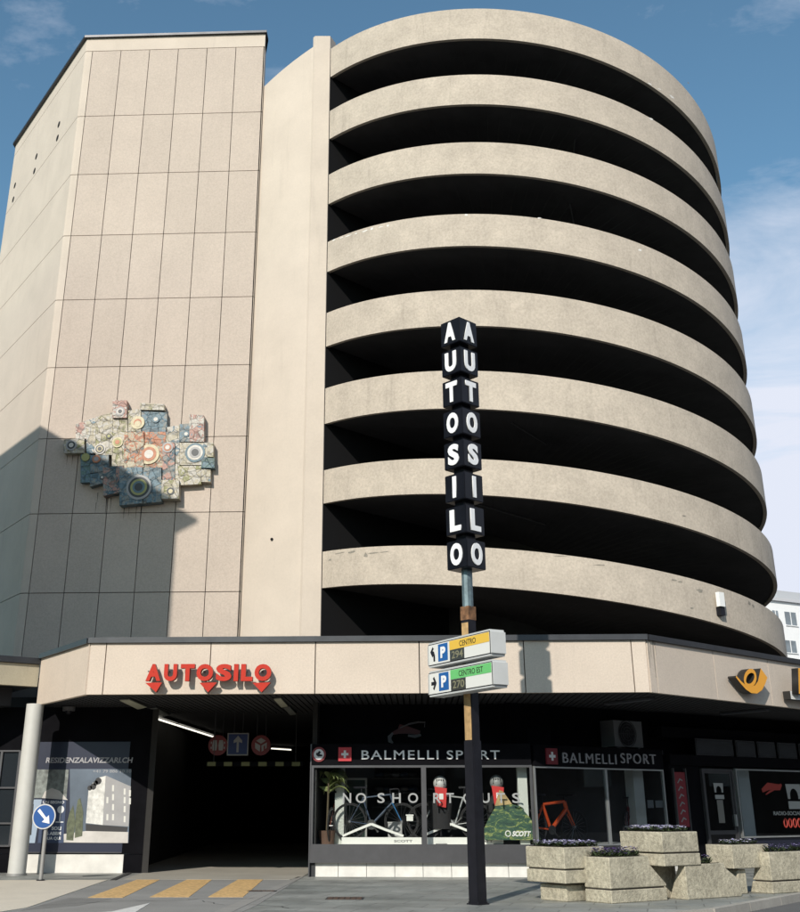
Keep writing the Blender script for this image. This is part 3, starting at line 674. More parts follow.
round_sign(218, g_cars, 'dark red round sign with two pale vehicle shapes, left of the blue arrow sign')
round_sign(261, g_truck, 'dark red round sign with pale three part symbol, right of the blue arrow sign')
u0, z0 = WTS.uz(226.8, 755.5); u1, z1 = WTS.uz(249, 733)
t = thing('one_way_sign', 'square dark blue sign with white border and upright arrow over the garage entrance', 'traffic sign', tuple(WTS.at((u0+u1)/2, z0)))
bm = B(); wbox(bm, WTS, u0, u1, z0, z1, -.02, .012); obj('border', bm, SWHT, t)
bm = B(); wbox(bm, WTS, u0+.03, u1-.03, z0+.03, z1-.03, .013, .018); obj('plate', bm, SBLU, t)
c = (u0+u1)/2; h = z1-z0; bm = B()
wpoly(bm, WTS, [(c-.05*h, z0+.14*h), (c+.05*h, z0+.14*h), (c+.05*h, z0+.6*h), (c+.2*h, z0+.55*h), (c+.2*h, z0+.66*h), (c, z0+.88*h), (c-.2*h, z0+.66*h), (c-.2*h, z0+.55*h), (c-.05*h, z0+.6*h)], .019, .026); obj('arrow', bm, SWHT, t)
hang(t, WTS, c, z1)
# height bar
u0, z = WTS.uz(206, 764, .3); u1, _ = WTS.uz(303, 764, .3)
t = thing('height_limit_bar', 'black hanging height bar with six small yellow blocks over the entrance', 'height bar', tuple(WTS.at((u0+u1)/2, z, .3)))
bm = B(); wbox(bm, WTS, u0, u1, z-.055, z+.055, .24, .30); obj('bar', bm, WALLD, t)
YD = mat('dull_yellow', (.13, .13, .045), .6)
for px in (211.5, 228, 245.5, 262.5, 279.5, 296):
    u, zz = WTS.uz(px, 764, .31); bm = B(); wbox(bm, WTS, u-.11, u+.11, zz-.052, zz+.052, .302, .312); obj('yellow_block', bm, YD, t)
bm = B()
for u in (u0+.2, u1-.2): tube(bm, WTS.at(u, z+.05, .27), WTS.at(u, FZ0+.05, .27), .01, seg=6)
obj('chain', bm, FRAMEG, t)

# ================================================================== RED GARAGE NAME ON THE FASCIA
t = thing('garage_name_sign', 'raised red capital letters reading AUTOSILO with three red arrowheads on the pale fascia', 'sign', tuple(WF.at(WF.uz(208, 680)[0], 4.3)))
for ch, a, b in (('A', 146, 161.5), ('U', 164, 177.5), ('T', 180.5, 195), ('O', 196.5, 213.5), ('S', 216, 232), ('I', 233.8, 238.6), ('L', 241, 253), ('O', 254.5, 271.5)):
    bm = ptext(WF, ch, a, b, 664, 681, .14, .28, bold=.055, side=1); obj('letter', bm, [RED, REDS], t)
for a, b, c in ((145.3, 162, 156), (199.5, 217, 208), (252.5, 270.5, 261.5)):
    p0, p1, p2 = WF.uz(a, 682.8, .28), WF.uz(b, 682.4, .28), WF.uz(c, 692.2, .28)
    bm = B(); wpoly(bm, WF, [p0, p2, p1], .14, .28, 0, 1); obj('arrowhead', bm, [RED, REDS], t)
bm = B()
for px in (150, 170, 188, 205, 224, 236, 247, 263):
    u, z = WF.uz(px, 672); wbox(bm, WF, u-.012, u+.012, z-.012, z+.012, 0, .15)
obj('spacer', bm, CAPM, t)

# ================================================================== SHOP SIGNS
def badge(W, px, py, w_px, label, m, n=.062):
    u, z = W.uz(px, py, n); u2, _ = W.uz(px+w_px/2, py, n); r = u2-u
    t = thing('cross_badge', label, 'badge', tuple(W.at(u, z, n)), 'red cross badges beside the shop name')
    bm = B(); wbox(bm, W, u-r, u+r, z-r, z+r, n, n+.04); obj('plate', bm, m, t)
    bm = B(); wbox(bm, W, u-.17*r, u+.17*r, z-.55*r, z+.55*r, n+.041, n+.05); wbox(bm, W, u-.55*r, u-.172*r, z-.17*r, z+.17*r, n+.041, n+.05); wbox(bm, W, u+.172*r, u+.55*r, z-.17*r, z+.17*r, n+.041, n+.05)
    obj('cross', bm, LETG, t)
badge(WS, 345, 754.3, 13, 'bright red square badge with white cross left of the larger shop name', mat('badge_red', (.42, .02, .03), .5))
badge(WW, 551, 756.3, 11, 'dim red square badge with white cross left of the smaller shop name', mat('badge_red_shaded', (.16, .012, .02), .5))  # same badge red, darkened in colour for the shaded corner
u, z, r = px_disc(WS, 319, 754.5, 7, .062)
t = thing('round_badge', 'round badge with red rim and pale figure left of the cross badge', 'badge', tuple(WS.at(u, z, .062)))
bm = B(); disc(bm, WS.M(u, z, .062), r, .03, 32); obj('rim', bm, mat('dark_red_rim', (.16, .01, .015), .5), t)
bm = B(); disc(bm, WS.M(u, z, .0925), r*.72, .006, 32); obj('plate', bm, LETG, t)
bm = B(); wpoly(bm, WS, [(u-.1*r, z-.3*r), (u+.5*r, z-.25*r), (u+.5*r, z-.05*r), (u+.1*r, z+.05*r), (u+.3*r, z+.3*r), (u+.05*r, z+.5*r), (u-.2*r, z+.2*r), (u-.35*r, z+.25*r), (u-.4*r, z-.05*r)], .0995, .104); obj('figure', bm, BLACK, t)
def name_sign(W, spec, yt, yb, label, m, n, grp='shop name lettering'):
    px0 = spec[0][1]; u, z = W.uz(px0, (yt+yb)/2, n)
    t = thing('shop_name_sign', label, 'sign', tuple(W.at(u, z, n)), grp)
    for s, a, b, dy in spec:
        bm = ptext(W, s, a, b, yt+dy, yb+dy, n, n+.03, bold=-.002 if W is WW else .006, spacing=1.18); obj('word', bm, m, t)
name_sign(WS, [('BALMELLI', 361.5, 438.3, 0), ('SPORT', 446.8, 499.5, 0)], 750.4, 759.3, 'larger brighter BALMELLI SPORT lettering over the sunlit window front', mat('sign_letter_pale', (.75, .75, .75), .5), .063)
name_sign(WW, [('BALMELLI', 563, 616, .3), ('SPORT', 621, 655.5, .9)], 752.2, 762.3, 'smaller dimmer BALMELLI SPORT lettering over the shaded corner windows', mat('sign_letter_shaded', (.27, .27, .29), .5), .061)  # pale letters with the corner's shade put into their colour
# faint emblem above the name
WUp = Wall((0, YS+.9), 0)
def curve_pts(W, pts, n):
    return [W.uz(x, y, n) for x, y in pts]
def stroke(bm, W, pts, ws, n0, n1, mi=0, side=None):
    """tapering stroke through (u, z) points"""
    L_, R_ = [], []
    k = len(pts)
    for i in range(k):
        a = Vector(pts[max(i-1, 0)]); b = Vector(pts[min(i+1, k-1)]); d = (b-a).normalized(); nn = Vector((-d.y, d.x)); w_ = ws[i]/2; p = Vector(pts[i])
        L_.append(p+nn*w_); R_.append(p-nn*w_)
    side = mi if side is None else side
    def V(p, n): return bm.verts.new(W.at(p.x, p.y, n))
    l0 = [V(p, n0) for p in L_]; l1 = [V(p, n1) for p in L_]; r0 = [V(p, n0) for p in R_]; r1 = [V(p, n1) for p in R_]
    for i in range(k-1):
        bm.faces.new((r1[i], r1[i+1], l1[i+1], l1[i])).material_index = mi
        bm.faces.new((l0[i], l0[i+1], r0[i+1], r0[i])).material_index = side
        bm.faces.new((l1[i], l1[i+1], l0[i+1], l0[i])).material_index = side
        bm.faces.new((r0[i], r0[i+1], r1[i+1], r1[i])).material_index = side
    bm.faces.new((l0[0], r0[0], r1[0], l1[0])).material_index = side; bm.faces.new((r0[-1], l0[-1], l1[-1], r1[-1])).material_index = side
u, z = WUp.uz(406, 733)
t = thing('wall_emblem', 'faint dark red and grey swoosh emblem on the black wall above the shop name', 'sign', tuple(WUp.at(u, z)))
gq = lambda L: curve_pts(WUp, L, .02)
bm = B(); stroke(bm, WUp, gq([(399, 726), (408, 730), (420, 733)]), [.1, .17, .1], .005, .05); stroke(bm, WUp, gq([(391, 734), (399, 731), (409, 732)]), [.05, .13, .08], .006, .051); obj('red_stroke', bm, mat('emblem_red', (.07, .008, .012), .5), t)
bm = B(); stroke(bm, WUp, gq([(393, 733), (389.5, 737), (390, 741), (393, 743)]), [.04, .1, .1, .04], .007, .052); stroke(bm, WUp, gq([(400, 728), (409, 724), (418, 722.2), (425, 722.4), (424.5, 727)]), [.02, .04, .04, .04, .02], .007, .052); stroke(bm, WUp, gq([(408, 735.5), (415, 736.5), (421, 735)]), [.05, .07, .05], .007, .052)
obj('grey_stroke', bm, mat('emblem_grey', (.09, .09, .1), .5), t)

# ================================================================== SHOP WINDOW DISPLAY
t = thing('window_lettering', 'pale letters reading NO SHORTCUTS stuck across the two sunlit shop windows', 'lettering', tuple(WS.at(uA+1, 1.9, .03)))
for ch, c, hw in (('N', 347, 4.2), ('O', 361, 5.2), ('S', 381, 3.6), ('H', 396.5, 4.2), ('O', 413, 5), ('R', 437, 3.8), ('T', 450, 3.8), ('C', 467, 4), ('U', 485.5, 4), ('T', 501, 3.8), ('S', 516, 3.8)):
    bm = ptext(WS, ch, c-hw, c+hw, 793, 803, .006, .012, bold=.015); obj('letter', bm, mat('film_letter', (.27, .28, .28), .6), t)
ZF = ZW0+.03
def make_bike(name, label, fcol, forkcol, loc, ang, s=1.27, bars='drop', fat=1., group='bicycles in the shop windows'):
    """local frame: x forward (front wheel), z up, origin under the bottom bracket on the ground"""
    t = thing(name, label, 'bicycle', loc, group); t.rotation_euler = (0, 0, ang)
    M = Matrix.Scale(s, 4)
    def put(nm, bm, m, par, smooth=True):
        bmesh.ops.transform(bm, matrix=M, verts=bm.verts); me = bpy.data.meshes.new(nm); bm.normal_update(); bm.to_mesh(me); bm.free()
        for x in (m if isinstance(m, list) else [m]): me.materials.append(x)
        for p in me.polygons: p.use_smooth = smooth
        me.set_sharp_from_angle(angle=R(40))
        o = bpy.data.objects.new(nm, me); COL.objects.link(o); o.parent = par; return o
    r = .335; bb = Vector((0, 0, .28)); ra = Vector((-.42, 0, r)); fa = Vector((.58, 0, r)); st_ = Vector((-.17, 0, .76)); sd_ = Vector((-.2, 0, .93)); ht = Vector((.37, 0, .82)); hb = Vector((.41, 0, .68))
    bm = B(); k = fat
    tube(bm, bb, st_, .017*k); tube(bm, st_, ht, .016*k); tube(bm, bb, hb, .022*k); tube(bm, ht, hb, .022*k)
    for y in (-.035, .035): tube(bm, (0, y*.6, .28), (-.42, y, r), .009*k); tube(bm, st_+Vector((0, y*.4, -.02)), (-.42, y, r), .008*k)
    put('frame', bm, fcol, t)
    bm = B()
    for y in (-.04, .04): tube(bm, hb+Vector((.005, y, -.03)), (.58, y, r), .013*k, .009)
    tube(bm, hb+Vector((0, -.045, -.02)), hb+Vector((0, .045, -.02)), .016)
    put('fork', bm, forkcol, t)
    RUB = mat('tyre_rubber', (.02, .02, .022), .8); SPK = mat('spoke_steel', (.4, .4, .42), .3, metal=.9)
    for c in (ra, fa):
        bm = B(); ringmesh(bm, Matrix.Translation(c) @ Matrix.Rotation(R(90), 4, 'X'), r-.012*k, .014*k, 40, 8); wh = put('wheel', bm, RUB, t)
        bm = B(); ringmesh(bm, Matrix.Translation(c) @ Matrix.Rotation(R(90), 4, 'X'), r-.035, .011, 40, 6); put('rim', bm, mat('dark_rim', (.06, .06, .065), .3, metal=.5), wh)
        bm = B()
        for i in range(20):
            a = 2*math.pi*i/20; tube(bm, c+Vector((.02*math.cos(a+.5), .02*(-1)**i, .02*math.sin(a+.5))), c+Vector(((r-.04)*math.cos(a), 0, (r-.04)*math.sin(a))), .0018, seg=4)
        tube(bm, c+Vector((0, -.05, 0)), c+Vector((0, .05, 0)), .02)
        put('spokes', bm, SPK, wh)
    bm = B(); tube(bm, st_-Vector((0, 0, .05)), sd_, .013); put('seat_post', bm, BLACK, t)
    bm = B(); v = [(-.15, -.07), (-.15, .07), (-.02, .03), (.11, .012), (.11, -.012), (-.02, -.03)]
    prism(bm, [(sd_.x+a, b) for a, b in v][::-1], sd_.z, sd_.z+.035); put('saddle', bm, BLACK, t)
    bm = B(); tube(bm, ht, ht+Vector((-.01, 0, .1)), .014); tube(bm, ht+Vector((-.01, 0, .09)), ht+Vector((.08, 0, .1)), .014)
    h0 = ht+Vector((.08, 0, .1))
    if bars == 'drop':
        tube(bm, h0+Vector((0, -.2, 0)), h0+Vector((0, .2, 0)), .012)
        for y in (-.2, .2):
            pts = [h0+Vector(p) for p in ((0, y, 0), (.07, y, 0), (.10, y, -.04), (.08, y, -.10), (.0, y, -.12))]
            for a, b in zip(pts[:-1], pts[1:]): tube(bm, a, b, .013)
    else: tube(bm, h0+Vector((-.02, -.35, .02)), h0+Vector((-.02, .35, .02)), .014)
    put('handlebar', bm, BLACK, t)
    bm = B(); disc(bm, Matrix.Translation(bb+Vector((0, -.04, 0))) @ Matrix.Rotation(R(90), 4, 'X'), .09, .006, 24); tube(bm, bb+Vector((0, -.06, 0)), bb+Vector((.12, -.06, -.12)), .011); tube(bm, bb+Vector((0, .06, 0)), bb+Vector((-.12, .06, .12)), .011)
    tube(bm, bb+Vector((.12, -.12, -.12)), bb+Vector((.12, -.05, -.12)), .02); tube(bm, bb+Vector((-.12, .05, .12)), bb+Vector((-.12, .12, .12)), .02)
    put('crank', bm, mat('crank_steel', (.12, .12, .12), .35, metal=.8), t)
    return t
def floor_at(W, px, n, z=None):
    u, _ = W.uz(px, 830, n); return W.at(u, ZF if z is None else z, n)
WHT = mat('stand_white', (.78, .78, .76), .4)
def stand(px, W, n, label, word=True):
    c = floor_at(W, px, n); u = W.d.dot(c-W.p)
    t = thing('display_stand', label, 'stand', tuple(c), 'white bicycle stands')
    bm = B(); wbox(bm, W, u-.72, u+1.35-.1, ZF, ZF+.17, n-.12, n+.12)
    obj('base', bm, WHT, t)
    bm = B(); stroke(bm, W, [(u-.70, ZF+.20), (u-.35, ZF+.34), (u, ZF+.47)], [.05, .055, .06], n-.10, n+.10); stroke(bm, W, [(u, ZF+.47), (u+.35, ZF+.34), (u+.78, ZF+.20)], [.06, .055, .05], n-.099, n+.099); obj('arm', bm, WHT, t)
    bm = wtext(W, 'SCOTT', u+.55, u+1.0, ZF+.06, ZF+.115, n+.121, n+.124, bold=.03); obj('wording', bm, mat('stand_grey_word', (.2, .2, .2), .6), t)
    return u
BLUE = mat('bike_blue', (.03, .14, .32), .25, coat=.6); NAVY = mat('bike_navy', (.04, .06, .10), .25, coat=.6); ORG = mat('bike_orange', (.75, .10, .025), .25, coat=.6)
SILV = mat('bike_silver', (.40, .41, .42), .3, metal=.3); DRED = mat('bike_dark_red', (.16, .012, .02), .3, coat=.5)
nB = -.55
uu = stand(371.5, WS, nB, 'white low bicycle stand under the blue road bike')
bk = make_bike('road_bicycle', 'navy and bright blue road bicycle on a white stand in the left shop window', NAVY, BLUE, tuple(WS.at(uu, ZF+.10, nB)), 0)
uu = stand(451, WS, nB, 'white low bicycle stand under the silver bicycle')
bk = make_bike('gravel_bicycle', 'silver framed bicycle facing left, partly hidden by the signpost', SILV, SILV, tuple(WS.at(uu+.1, ZF+.10, nB)), math.pi)
c = floor_at(WS, 337, -1.15); make_bike('city_bicycle', 'reddish brown bicycle turned towards the street at the far left of the window', mat('bike_rust', (.30, .07, .04), .35), BLACK, tuple(c), R(80))
c = floor_at(WW, 551, -.35); make_bike('mountain_bicycle', 'bright orange bicycle standing in the corner window behind the left planter', ORG, ORG, tuple(c), WW.ang-.15, 1.2, 'flat', 1.9)
c = floor_at(WW, 632, -.9); make_bike('mountain_bicycle', 'dark red bicycle in the dim corner window nearest the pier', DRED, DRED, tuple(c), WW.ang+.5, 1.15, 'flat', 1.7)
# white box and dark rack behind the blue bike
def simple_box(name, label, cat, W, a, b, yt, yb, n, th, m, grp=None, lid=None):
    u0, z1 = W.uz(a, yt, n); u1, _ = W.uz(b, yt, n); _, z0 = W.uz(a, yb, n); z0 = max(z0, ZF)
    t = thing(name, label, cat, tuple(W.at((u0+u1)/2, z0, n-th/2)), grp)
    bm = B(); wbox(bm, W, u0, u1, z0, z1-.03, n-th, n); obj('body', bm, m, t)
    bm = B(); wbox(bm, W, u0-.015, u1+.015, z1-.029, z1, n-th-.01, n+.012); obj('lid' if lid is None else lid, bm, m, t); return t
simple_box('storage_box', 'pale grey box behind the front wheel of the blue road bike', 'box', WS, 388, 402, 822, 840, -1.1, .4, mat('box_grey', (.45, .46, .47), .6))
simple_box('price_card', 'small white card standing by the hub of the blue bike wheel', 'card', WS, 406.5, 413, 814.5, 821, -.4, .02, WHT)
t = thing('clothes_rack', 'dark rack with a white framed mirror at the back of the left window', 'rack', tuple(floor_at(WS, 352, -1.9)))
u0, z1 = WS.uz(345, 778, -1.9); u1, z0 = WS.uz(367, 838, -1.9)
bm = B()
for a, b, c, d in ((u0, u0+.05, ZF, z1), (u1-.05, u1, ZF, z1), (u0+.05, u1-.05, z1-.05, z1)): wbox(bm, WS, a, b, c, d, -1.95, -1.88)
obj('frame', bm, mat('mirror_frame', (.35, .36, .36), .5), t)
bm = B(); wbox(bm, WS, u0+.05, u1-.05, ZF, z1-.05, -1.94, -1.92); obj('mirror', bm, mat('mirror_glass', (.04, .06, .055), .08, spec=.9), t)
# goods on the back wall: shelves of dark helmets
t = thing('goods_shelf', 'dark wall shelf with rows of small goods at the back of the shop', 'shelf', tuple(WS.at(WS.uz(395, 800, -3)[0], ZF, -3.0)))
GD = [mat('goods_dark', (.05, .05, .055), .6), mat('goods_grey', (.13, .135, .15), .6), mat('goods_blue', (.03, .05, .09), .6)]
for row in range(4):
    z = 1.55+row*.36; u0, _ = WS.uz(372, 790, -3.0); u1, _ = WS.uz(421, 790, -3.0)
    bm = B(); wbox(bm, WS, u0, u1, z-.03, z, -3.18, -2.85); obj('board', bm, GD[0], t)
    for k in range(5):
        u = u0+.12+(u1-u0-.2)*k/5; bm = B(); bmesh.ops.create_uvsphere(bm, u_segments=12, v_segments=8, radius=.11, matrix=Matrix.Translation(WS.at(u+.08, z+.075, -3.0)) @ Matrix.Diagonal((1.2, .9, .62, 1))); obj('helmet', bm, GD[(k+row) % 3], t, True)
# potted palm added in place of leaves reflected in the left window
LEAF = mat('palm_leaf', (.24, .28, .11), .55, var=.35, scale=9)
t = thing('reflection_palm', 'added pale green palm standing in for leaves reflected in the upper left shop window', 'plant', tuple(floor_at(WS, 321, -.7)))
base = floor_at(WS, 327, -.55)
bm = B(); tube(bm, base, base+Vector((.0, 0, .32)), .17, .21, 16); obj('pot', bm, mat('pot_clay', (.12, .07, .05), .8), t)
bm = B(); tube(bm, base+Vector((0, 0, .33)), base+Vector((.03, 0, 1.6)), .03, .02, 8); obj('stem', bm, mat('stem_brown', (.10, .08, .05), .8), t)
rnd = random.Random(3)
for k in range(18):
    a = rnd.uniform(-1.2, 2.2); o = base+Vector((.03, 0, rnd.uniform(1.15, 1.6))); L_ = rnd.uniform(.42, .62); bm = B()
    prev = o
    for i in range(1, 13):
        f = i/12; p = o+Vector((math.cos(a)*L_*f*.75, math.sin(a)*L_*f*.45, L_*(.95*f-.75*f*f)))
        tube(bm, prev, p, .006, .005, 5)
        d = (p-prev).normalized(); s = d.cross(Vector((0, 0, 1))).normalized()
        for sg in (-1, 1):
            tip_ = p+s*sg*(.2*math.sin(math.pi*min(f+.12, 1))+.05)+d*.12-Vector((0, 0, .06))
            v = [bm.verts.new(x) for x in (p-d*.012, p+d*.03, tip_, p+s*sg*.07-d*.01)]; bm.faces.new(v)
        prev = p
    obj('frond', bm, LEAF, t)
# helmets, jerseys on busts
def bust(px, py, label, hcol, red=True, n=-.5):
    u, z = WS.uz(px, py, n); t = thing('jersey_bust', label, 'mannequin', tuple(WS.at(u, ZF, n)), 'jerseys with helmets on stands')
    bm = B(); tube(bm, WS.at(u, ZF, n), WS.at(u, z-.55, n), .025, seg=8); tube(bm, WS.at(u, ZF, n), WS.at(u, ZF+.03, n), .16, seg=20); obj('pole', bm, BLACK, t)
    bm = B()
    rows = [(0, .10, .07), (-.10, .17, .09), (-.16, .30, .12), (-.34, .27, .13), (-.62, .24, .12), (-.78, .25, .12)]; vs = []
    for dz, rx, ry in rows: vs.append([bm.verts.new(WS.at(u+rx*math.cos(i*math.pi/8), z-.22+dz, n+ry*math.sin(i*math.pi/8))) for i in range(16)])
    for a, b in zip(vs[:-1], vs[1:]):
        for i in range(16): bm.faces.new((a[i], a[(i+1) % 16], b[(i+1) % 16], b[i]))
    bm.faces.new(vs[0][::-1]); bm.faces.new(vs[-1]); obj('jersey', bm, mat('jersey_black', (.015, .015, .018), .8), t, True)
    bm = B()
    bmesh.ops.create_uvsphere(bm, u_segments=24, v_segments=14, radius=.18, matrix=Matrix.Translation(WS.at(u, z+.04, n)) @ Matrix.Diagonal((.92, 1.2, 1.0, 1)))
    hh = obj('helmet', bm, hcol, t, True)
    bm = B()
    for k in (-.09, -.03, .03, .09): wpoly(bm, WS, [(u+k-.012, z+.0), (u+k+.012, z+.0), (u+k*.8+.012, z+.13), (u+k*.8-.012, z+.13)], n+.12, n+.205+(.0 if abs(k) < .05 else -.02))
    obj('vent', bm, BLACK, hh)
    if red:
        bm = B(); wpoly(bm, WS, [(u-.08, z-.48), (u+.13, z-.52), (u+.16, z-.08), (u-.14, z-.04)], n+.16, n+.20); q = obj('red_bag', bm, mat('bag_red', (.55, .03, .03), .5), t)
        bm = B(); wbox(bm, WS, u-.03, u+.07, z-.33, z-.2, n+.201, n+.206); obj('patch', bm, WHT, q)
bust(440, 785, 'white helmet and red bag on a bust left of the signpost in the second window', mat('helmet_white', (.6, .6, .6), .4))
bust(496.5, 784, 'grey helmet and red bag on a bust right of the signpost', mat('helmet_grey', (.28, .29, .29), .4))
# green picture mound with wordmark
t = thing('display_poster', 'green mountain shaped display board with white SCOTT wordmark in the second window', 'display board', tuple(floor_at(WS, 512, -.3)))
def green_mat():
    m = mat('jungle_print', (.1, .16, .05), .6); tt = m.node_tree; g = tt.nodes.new('ShaderNodeNewGeometry'); mp = N(tt, 'ShaderNodeMapping'); mp.inputs['Rotation'].default_value = (0, R(35), 0); mp.inputs['Scale'].default_value = (1, 1, 2.4)
    tt.links.new(g.outputs['Position'], mp.inputs[0]); n = N(tt, 'ShaderNodeTexNoise', Scale=3.0, Detail=10., Roughness=.8, Distortion=2.0); tt.links.new(mp.outputs[0], n.inputs['Vector'])
    r = ramp(tt, [(.32, (.01, .03, .025)), (.44, (.02, .06, .045)), (.52, (.035, .10, .06)), (.57, (.22, .27, .07)), (.66, (.42, .40, .2))]); tt.links.new(n.outputs[0], r.inputs[0]); tt.links.new(r.outputs[0], tt.nodes['Principled BSDF'].inputs['Base Color']); return m
nP = -.22
bm = B(); wpoly(bm, WS, [WS.uz(x, y, nP) for x, y in ((485, 840), (541, 840), (538, 829), (530, 818), (520, 806), (508, 803.5), (496, 806), (489, 818), (484, 829))], nP-.12, nP); obj('board', bm, green_mat(), t)
bm = B(); wpoly(bm, WS, [WS.uz(x, y, nP+.01) for x, y in ((495, 806), (512, 804), (503, 791.5), (499.5, 790)) ], nP-.1, nP+.01) ; obj('sunset_patch', bm, mat('tan_print', (.42, .31, .15), .6, var=.3, scale=4), t)
bm = ptext(WS, 'SCOTT', 512, 531, 831, 836.5, nP+.002, nP+.012, bold=.05, shear=.3); obj('wordmark', bm, WHT, t)
bm = B(); u, z = WS.uz(508, 833.7, nP); ringmesh(bm, WS.M(u, z, nP+.01), .06, .014, 20, 6); obj('wordmark_ring', bm, WHT, t)
# papers in the corner window, red banner, door notices, window decals
def flat(name, label, cat, W, a, b, yt, yb, n, m, grp=None):
    u0, z1 = W.uz(a, yt, n); u1, _ = W.uz(b, yt, n); _, z0 = W.uz((a+b)/2, yb, n)
    bm = B(); wbox(bm, W, u0, u1, z0, z1, n, n+.006); return obj(name, bm, m) if cat is None else tag(obj(name, bm, m), label, cat, grp)
PAP = mat('dim_paper', (.20, .21, .21), .7)
flat('notice', 'left one of two pale notices in the corner window beside the pale column', 'notice', WW, 647, 653, 800, 808, -.06, PAP, 'pale notices in the corner window')
flat('notice', 'right one of two pale notices in the corner window beside the pier', 'notice', WW, 655, 663.5, 800.5, 807.5, -.06, PAP, 'pale notices in the corner window')
u0, z1 = WW.uz(674.5, 772, .02); u1, _ = WW.uz(685, 772, .02); z0 = WW.uz(680, 827, .02)[1]
t = thing('red_banner', 'tall narrow dark red banner with pale marks on the pier', 'banner', tuple(WW.at((u0+u1)/2, z0, .0)))
bm = B(); wbox(bm, WW, u0, u1, z0, z1, -.055, .0); obj('sheet', bm, mat('banner_red', (.17, .012, .02), .6), t)
bm = B()
for k in range(6): z = z0+.12+k*(z1-z0-.2)/6; stroke(bm, WW, [(u0+.1, z), (u0+.2, z+.1), (u0+.3, z+.06)], [.03, .045, .03], .001, .006)
obj('pale_mark', bm, PAP, t)
bm = B(); wbox(bm, WW, u0-.05, u0-.015, z0-.1, z1+.1, -.055, .02); wbox(bm, WW, u1+.015, u1+.05, z0-.1, z1+.1, -.055, .02); obj('rail', bm, FRAMEG, t)
def arch_logo(W, a, b, yt, ym, yb, n, label, grp):
    u0, z1 = W.uz(a, yt, n); u1, _ = W.uz(b, yt, n); zm = W.uz((a+b)/2, ym, n)[1]; z0 = W.uz((a+b)/2, yb, n)[1]; w_ = u1-u0; c = (u0+u1)/2
    t = thing('arch_decal', label, 'decal', tuple(W.at(c, z0, n)), grp)
    pts = [(u0, z1), (u0+.06*w_, zm), (u0+.22*w_, zm)]+[(c-.28*w_*math.cos(x), zm+.12*w_+(z1-zm)*.5*math.sin(x)) for x in [i*math.pi/8 for i in range(9)]]+[(u1-.22*w_, zm), (u1-.06*w_, zm), (u1, z1)]
    bm = B(); wpoly(bm, W, pts, n, n+.006); obj('arch', bm, LETD, t)
    bm = B(); wbox(bm, W, u0+.05*w_, u1-.02*w_, z0, zm-.06, n, n+.006); obj('plate', bm, LETD, t)
LETD = mat('dim_film', (.30, .31, .30), .6)
arch_logo(WW, 713, 722.5, 783, 792.5, 799, .01, 'pale arch decal on the glazed door', 'arch decals')
arch_logo(WW, 785, 799.5, 784, 799, 809, .012, 'pale arch decal on the large right hand window', 'arch decals')
flat('door_notice', 'narrow pale strip notice on the glazed door under the arch decal', 'notice', WW, 716.5, 722.5, 800, 823, .01, mat('notice_grey', (.16, .155, .14), .7))
u0, z1 = WW.uz(761, 784, .01); u1, z0 = WW.uz(782, 791, .01)
t = thing('red_decal', 'slanted red lettering stuck on the dark window left of the arch decal', 'decal', tuple(WW.at(u0, z0, .01)))
bm = B(); stroke(bm, WW, [(u0, z0), (u0+.3, z0+.12), (u1-.1, z1-.08), (u1, z1)], [.10, .2, .16, .06], .012, .016); stroke(bm, WW, [(u0+.15, z0-.1), (u0+.35, z0-.02), (u0+.55, z0+.02)], [.03, .06, .02], .0121, .0161); obj('red_stroke', bm, mat('decal_red', (.30, .03, .02), .6), t)
tag(obj('opening_text', ptext(WW, 'RADIO-CRUSCA', 773, 803, 811, 815.5, .012, .016, bold=.02), LETD), 'small pale line of lettering under the arch decal on the right window', 'lettering') if False else None
bm = ptext(WW, 'PARRUCCHIERE', 773.5, 800, 811, 815.2, .012, .016, bold=.02) if False else ptext(WW, 'RADIO-SOCIAL', 773.5, 801, 811.3, 815.3, .012, .016, bold=.02)
tag(obj('window_text', bm, LETD), 'small pale line of lettering under the arch decal on the right window', 'lettering')
t = thing('red_ring_decal', 'row of four red rings outlined in white low on the right window', 'decal', tuple(WW.at(WW.uz(790, 822, .01)[0], WW.uz(790, 822, .01)[1], .01)))
for k in range(4):
    u, z = WW.uz(785.5+4.6*k, 823, .012); bm = B(); ringmesh(bm, WW.M(u, z, .014) @ Matrix.Diagonal((.8, 1.25, 1, 1)), .09, .018, 18, 6); obj('ring', bm, MATS['decal_red'], t)
# wall cooling unit
u0, z1 = WW.uz(604, 719, .0); u1, z0 = WW.uz(641.5, 747.5, .3)
WC = Wall(WW.at(0, 0, -.69)[:2], 37)
u0, z1 = WC.uz(613, 720, .5); u1, _ = WC.uz(641, 720, .5); z0 = WC.uz(627, 747, .5)[1]
t = thing('cooling_unit', 'grey outdoor cooling unit with round fan grille on the black wall above the shop name', 'air conditioner', tuple(WC.at((u0+u1)/2, z0, 0)))
ACM = mat('unit_grey', (.13, .135, .14), .5)
bm = B(); wbox(bm, WC, u0, u1, z0, z1, .02, .5); obj('casing', bm, ACM, t)
c = ((u0+u1)/2-.05, (z0+z1)/2)
bm = B()
for rr in (.09, .17, .25, .33): ringmesh(bm, WC.M(c[0], c[1], .515), rr, .01, 28, 5)
for k in range(8):
    a = k*math.pi/4; tube(bm, WC.at(c[0], c[1], .515), WC.at(c[0]+.33*math.cos(a), c[1]+.33*math.sin(a), .515), .006, seg=5)
obj('fan_grille', bm, mat('grille_dark', (.03, .03, .033), .5), t)
bm = B(); disc(bm, WC.M(c[0], c[1], .501), .3, .005, 28); obj('fan_opening', bm, BLACK, t)
bm = B()
for u in (u0+.15, u1-.15): wbox(bm, WC, u-.03, u+.03, z0-.05, z0-.002, -.0, .48)
obj('bracket', bm, FRAMEG, t)

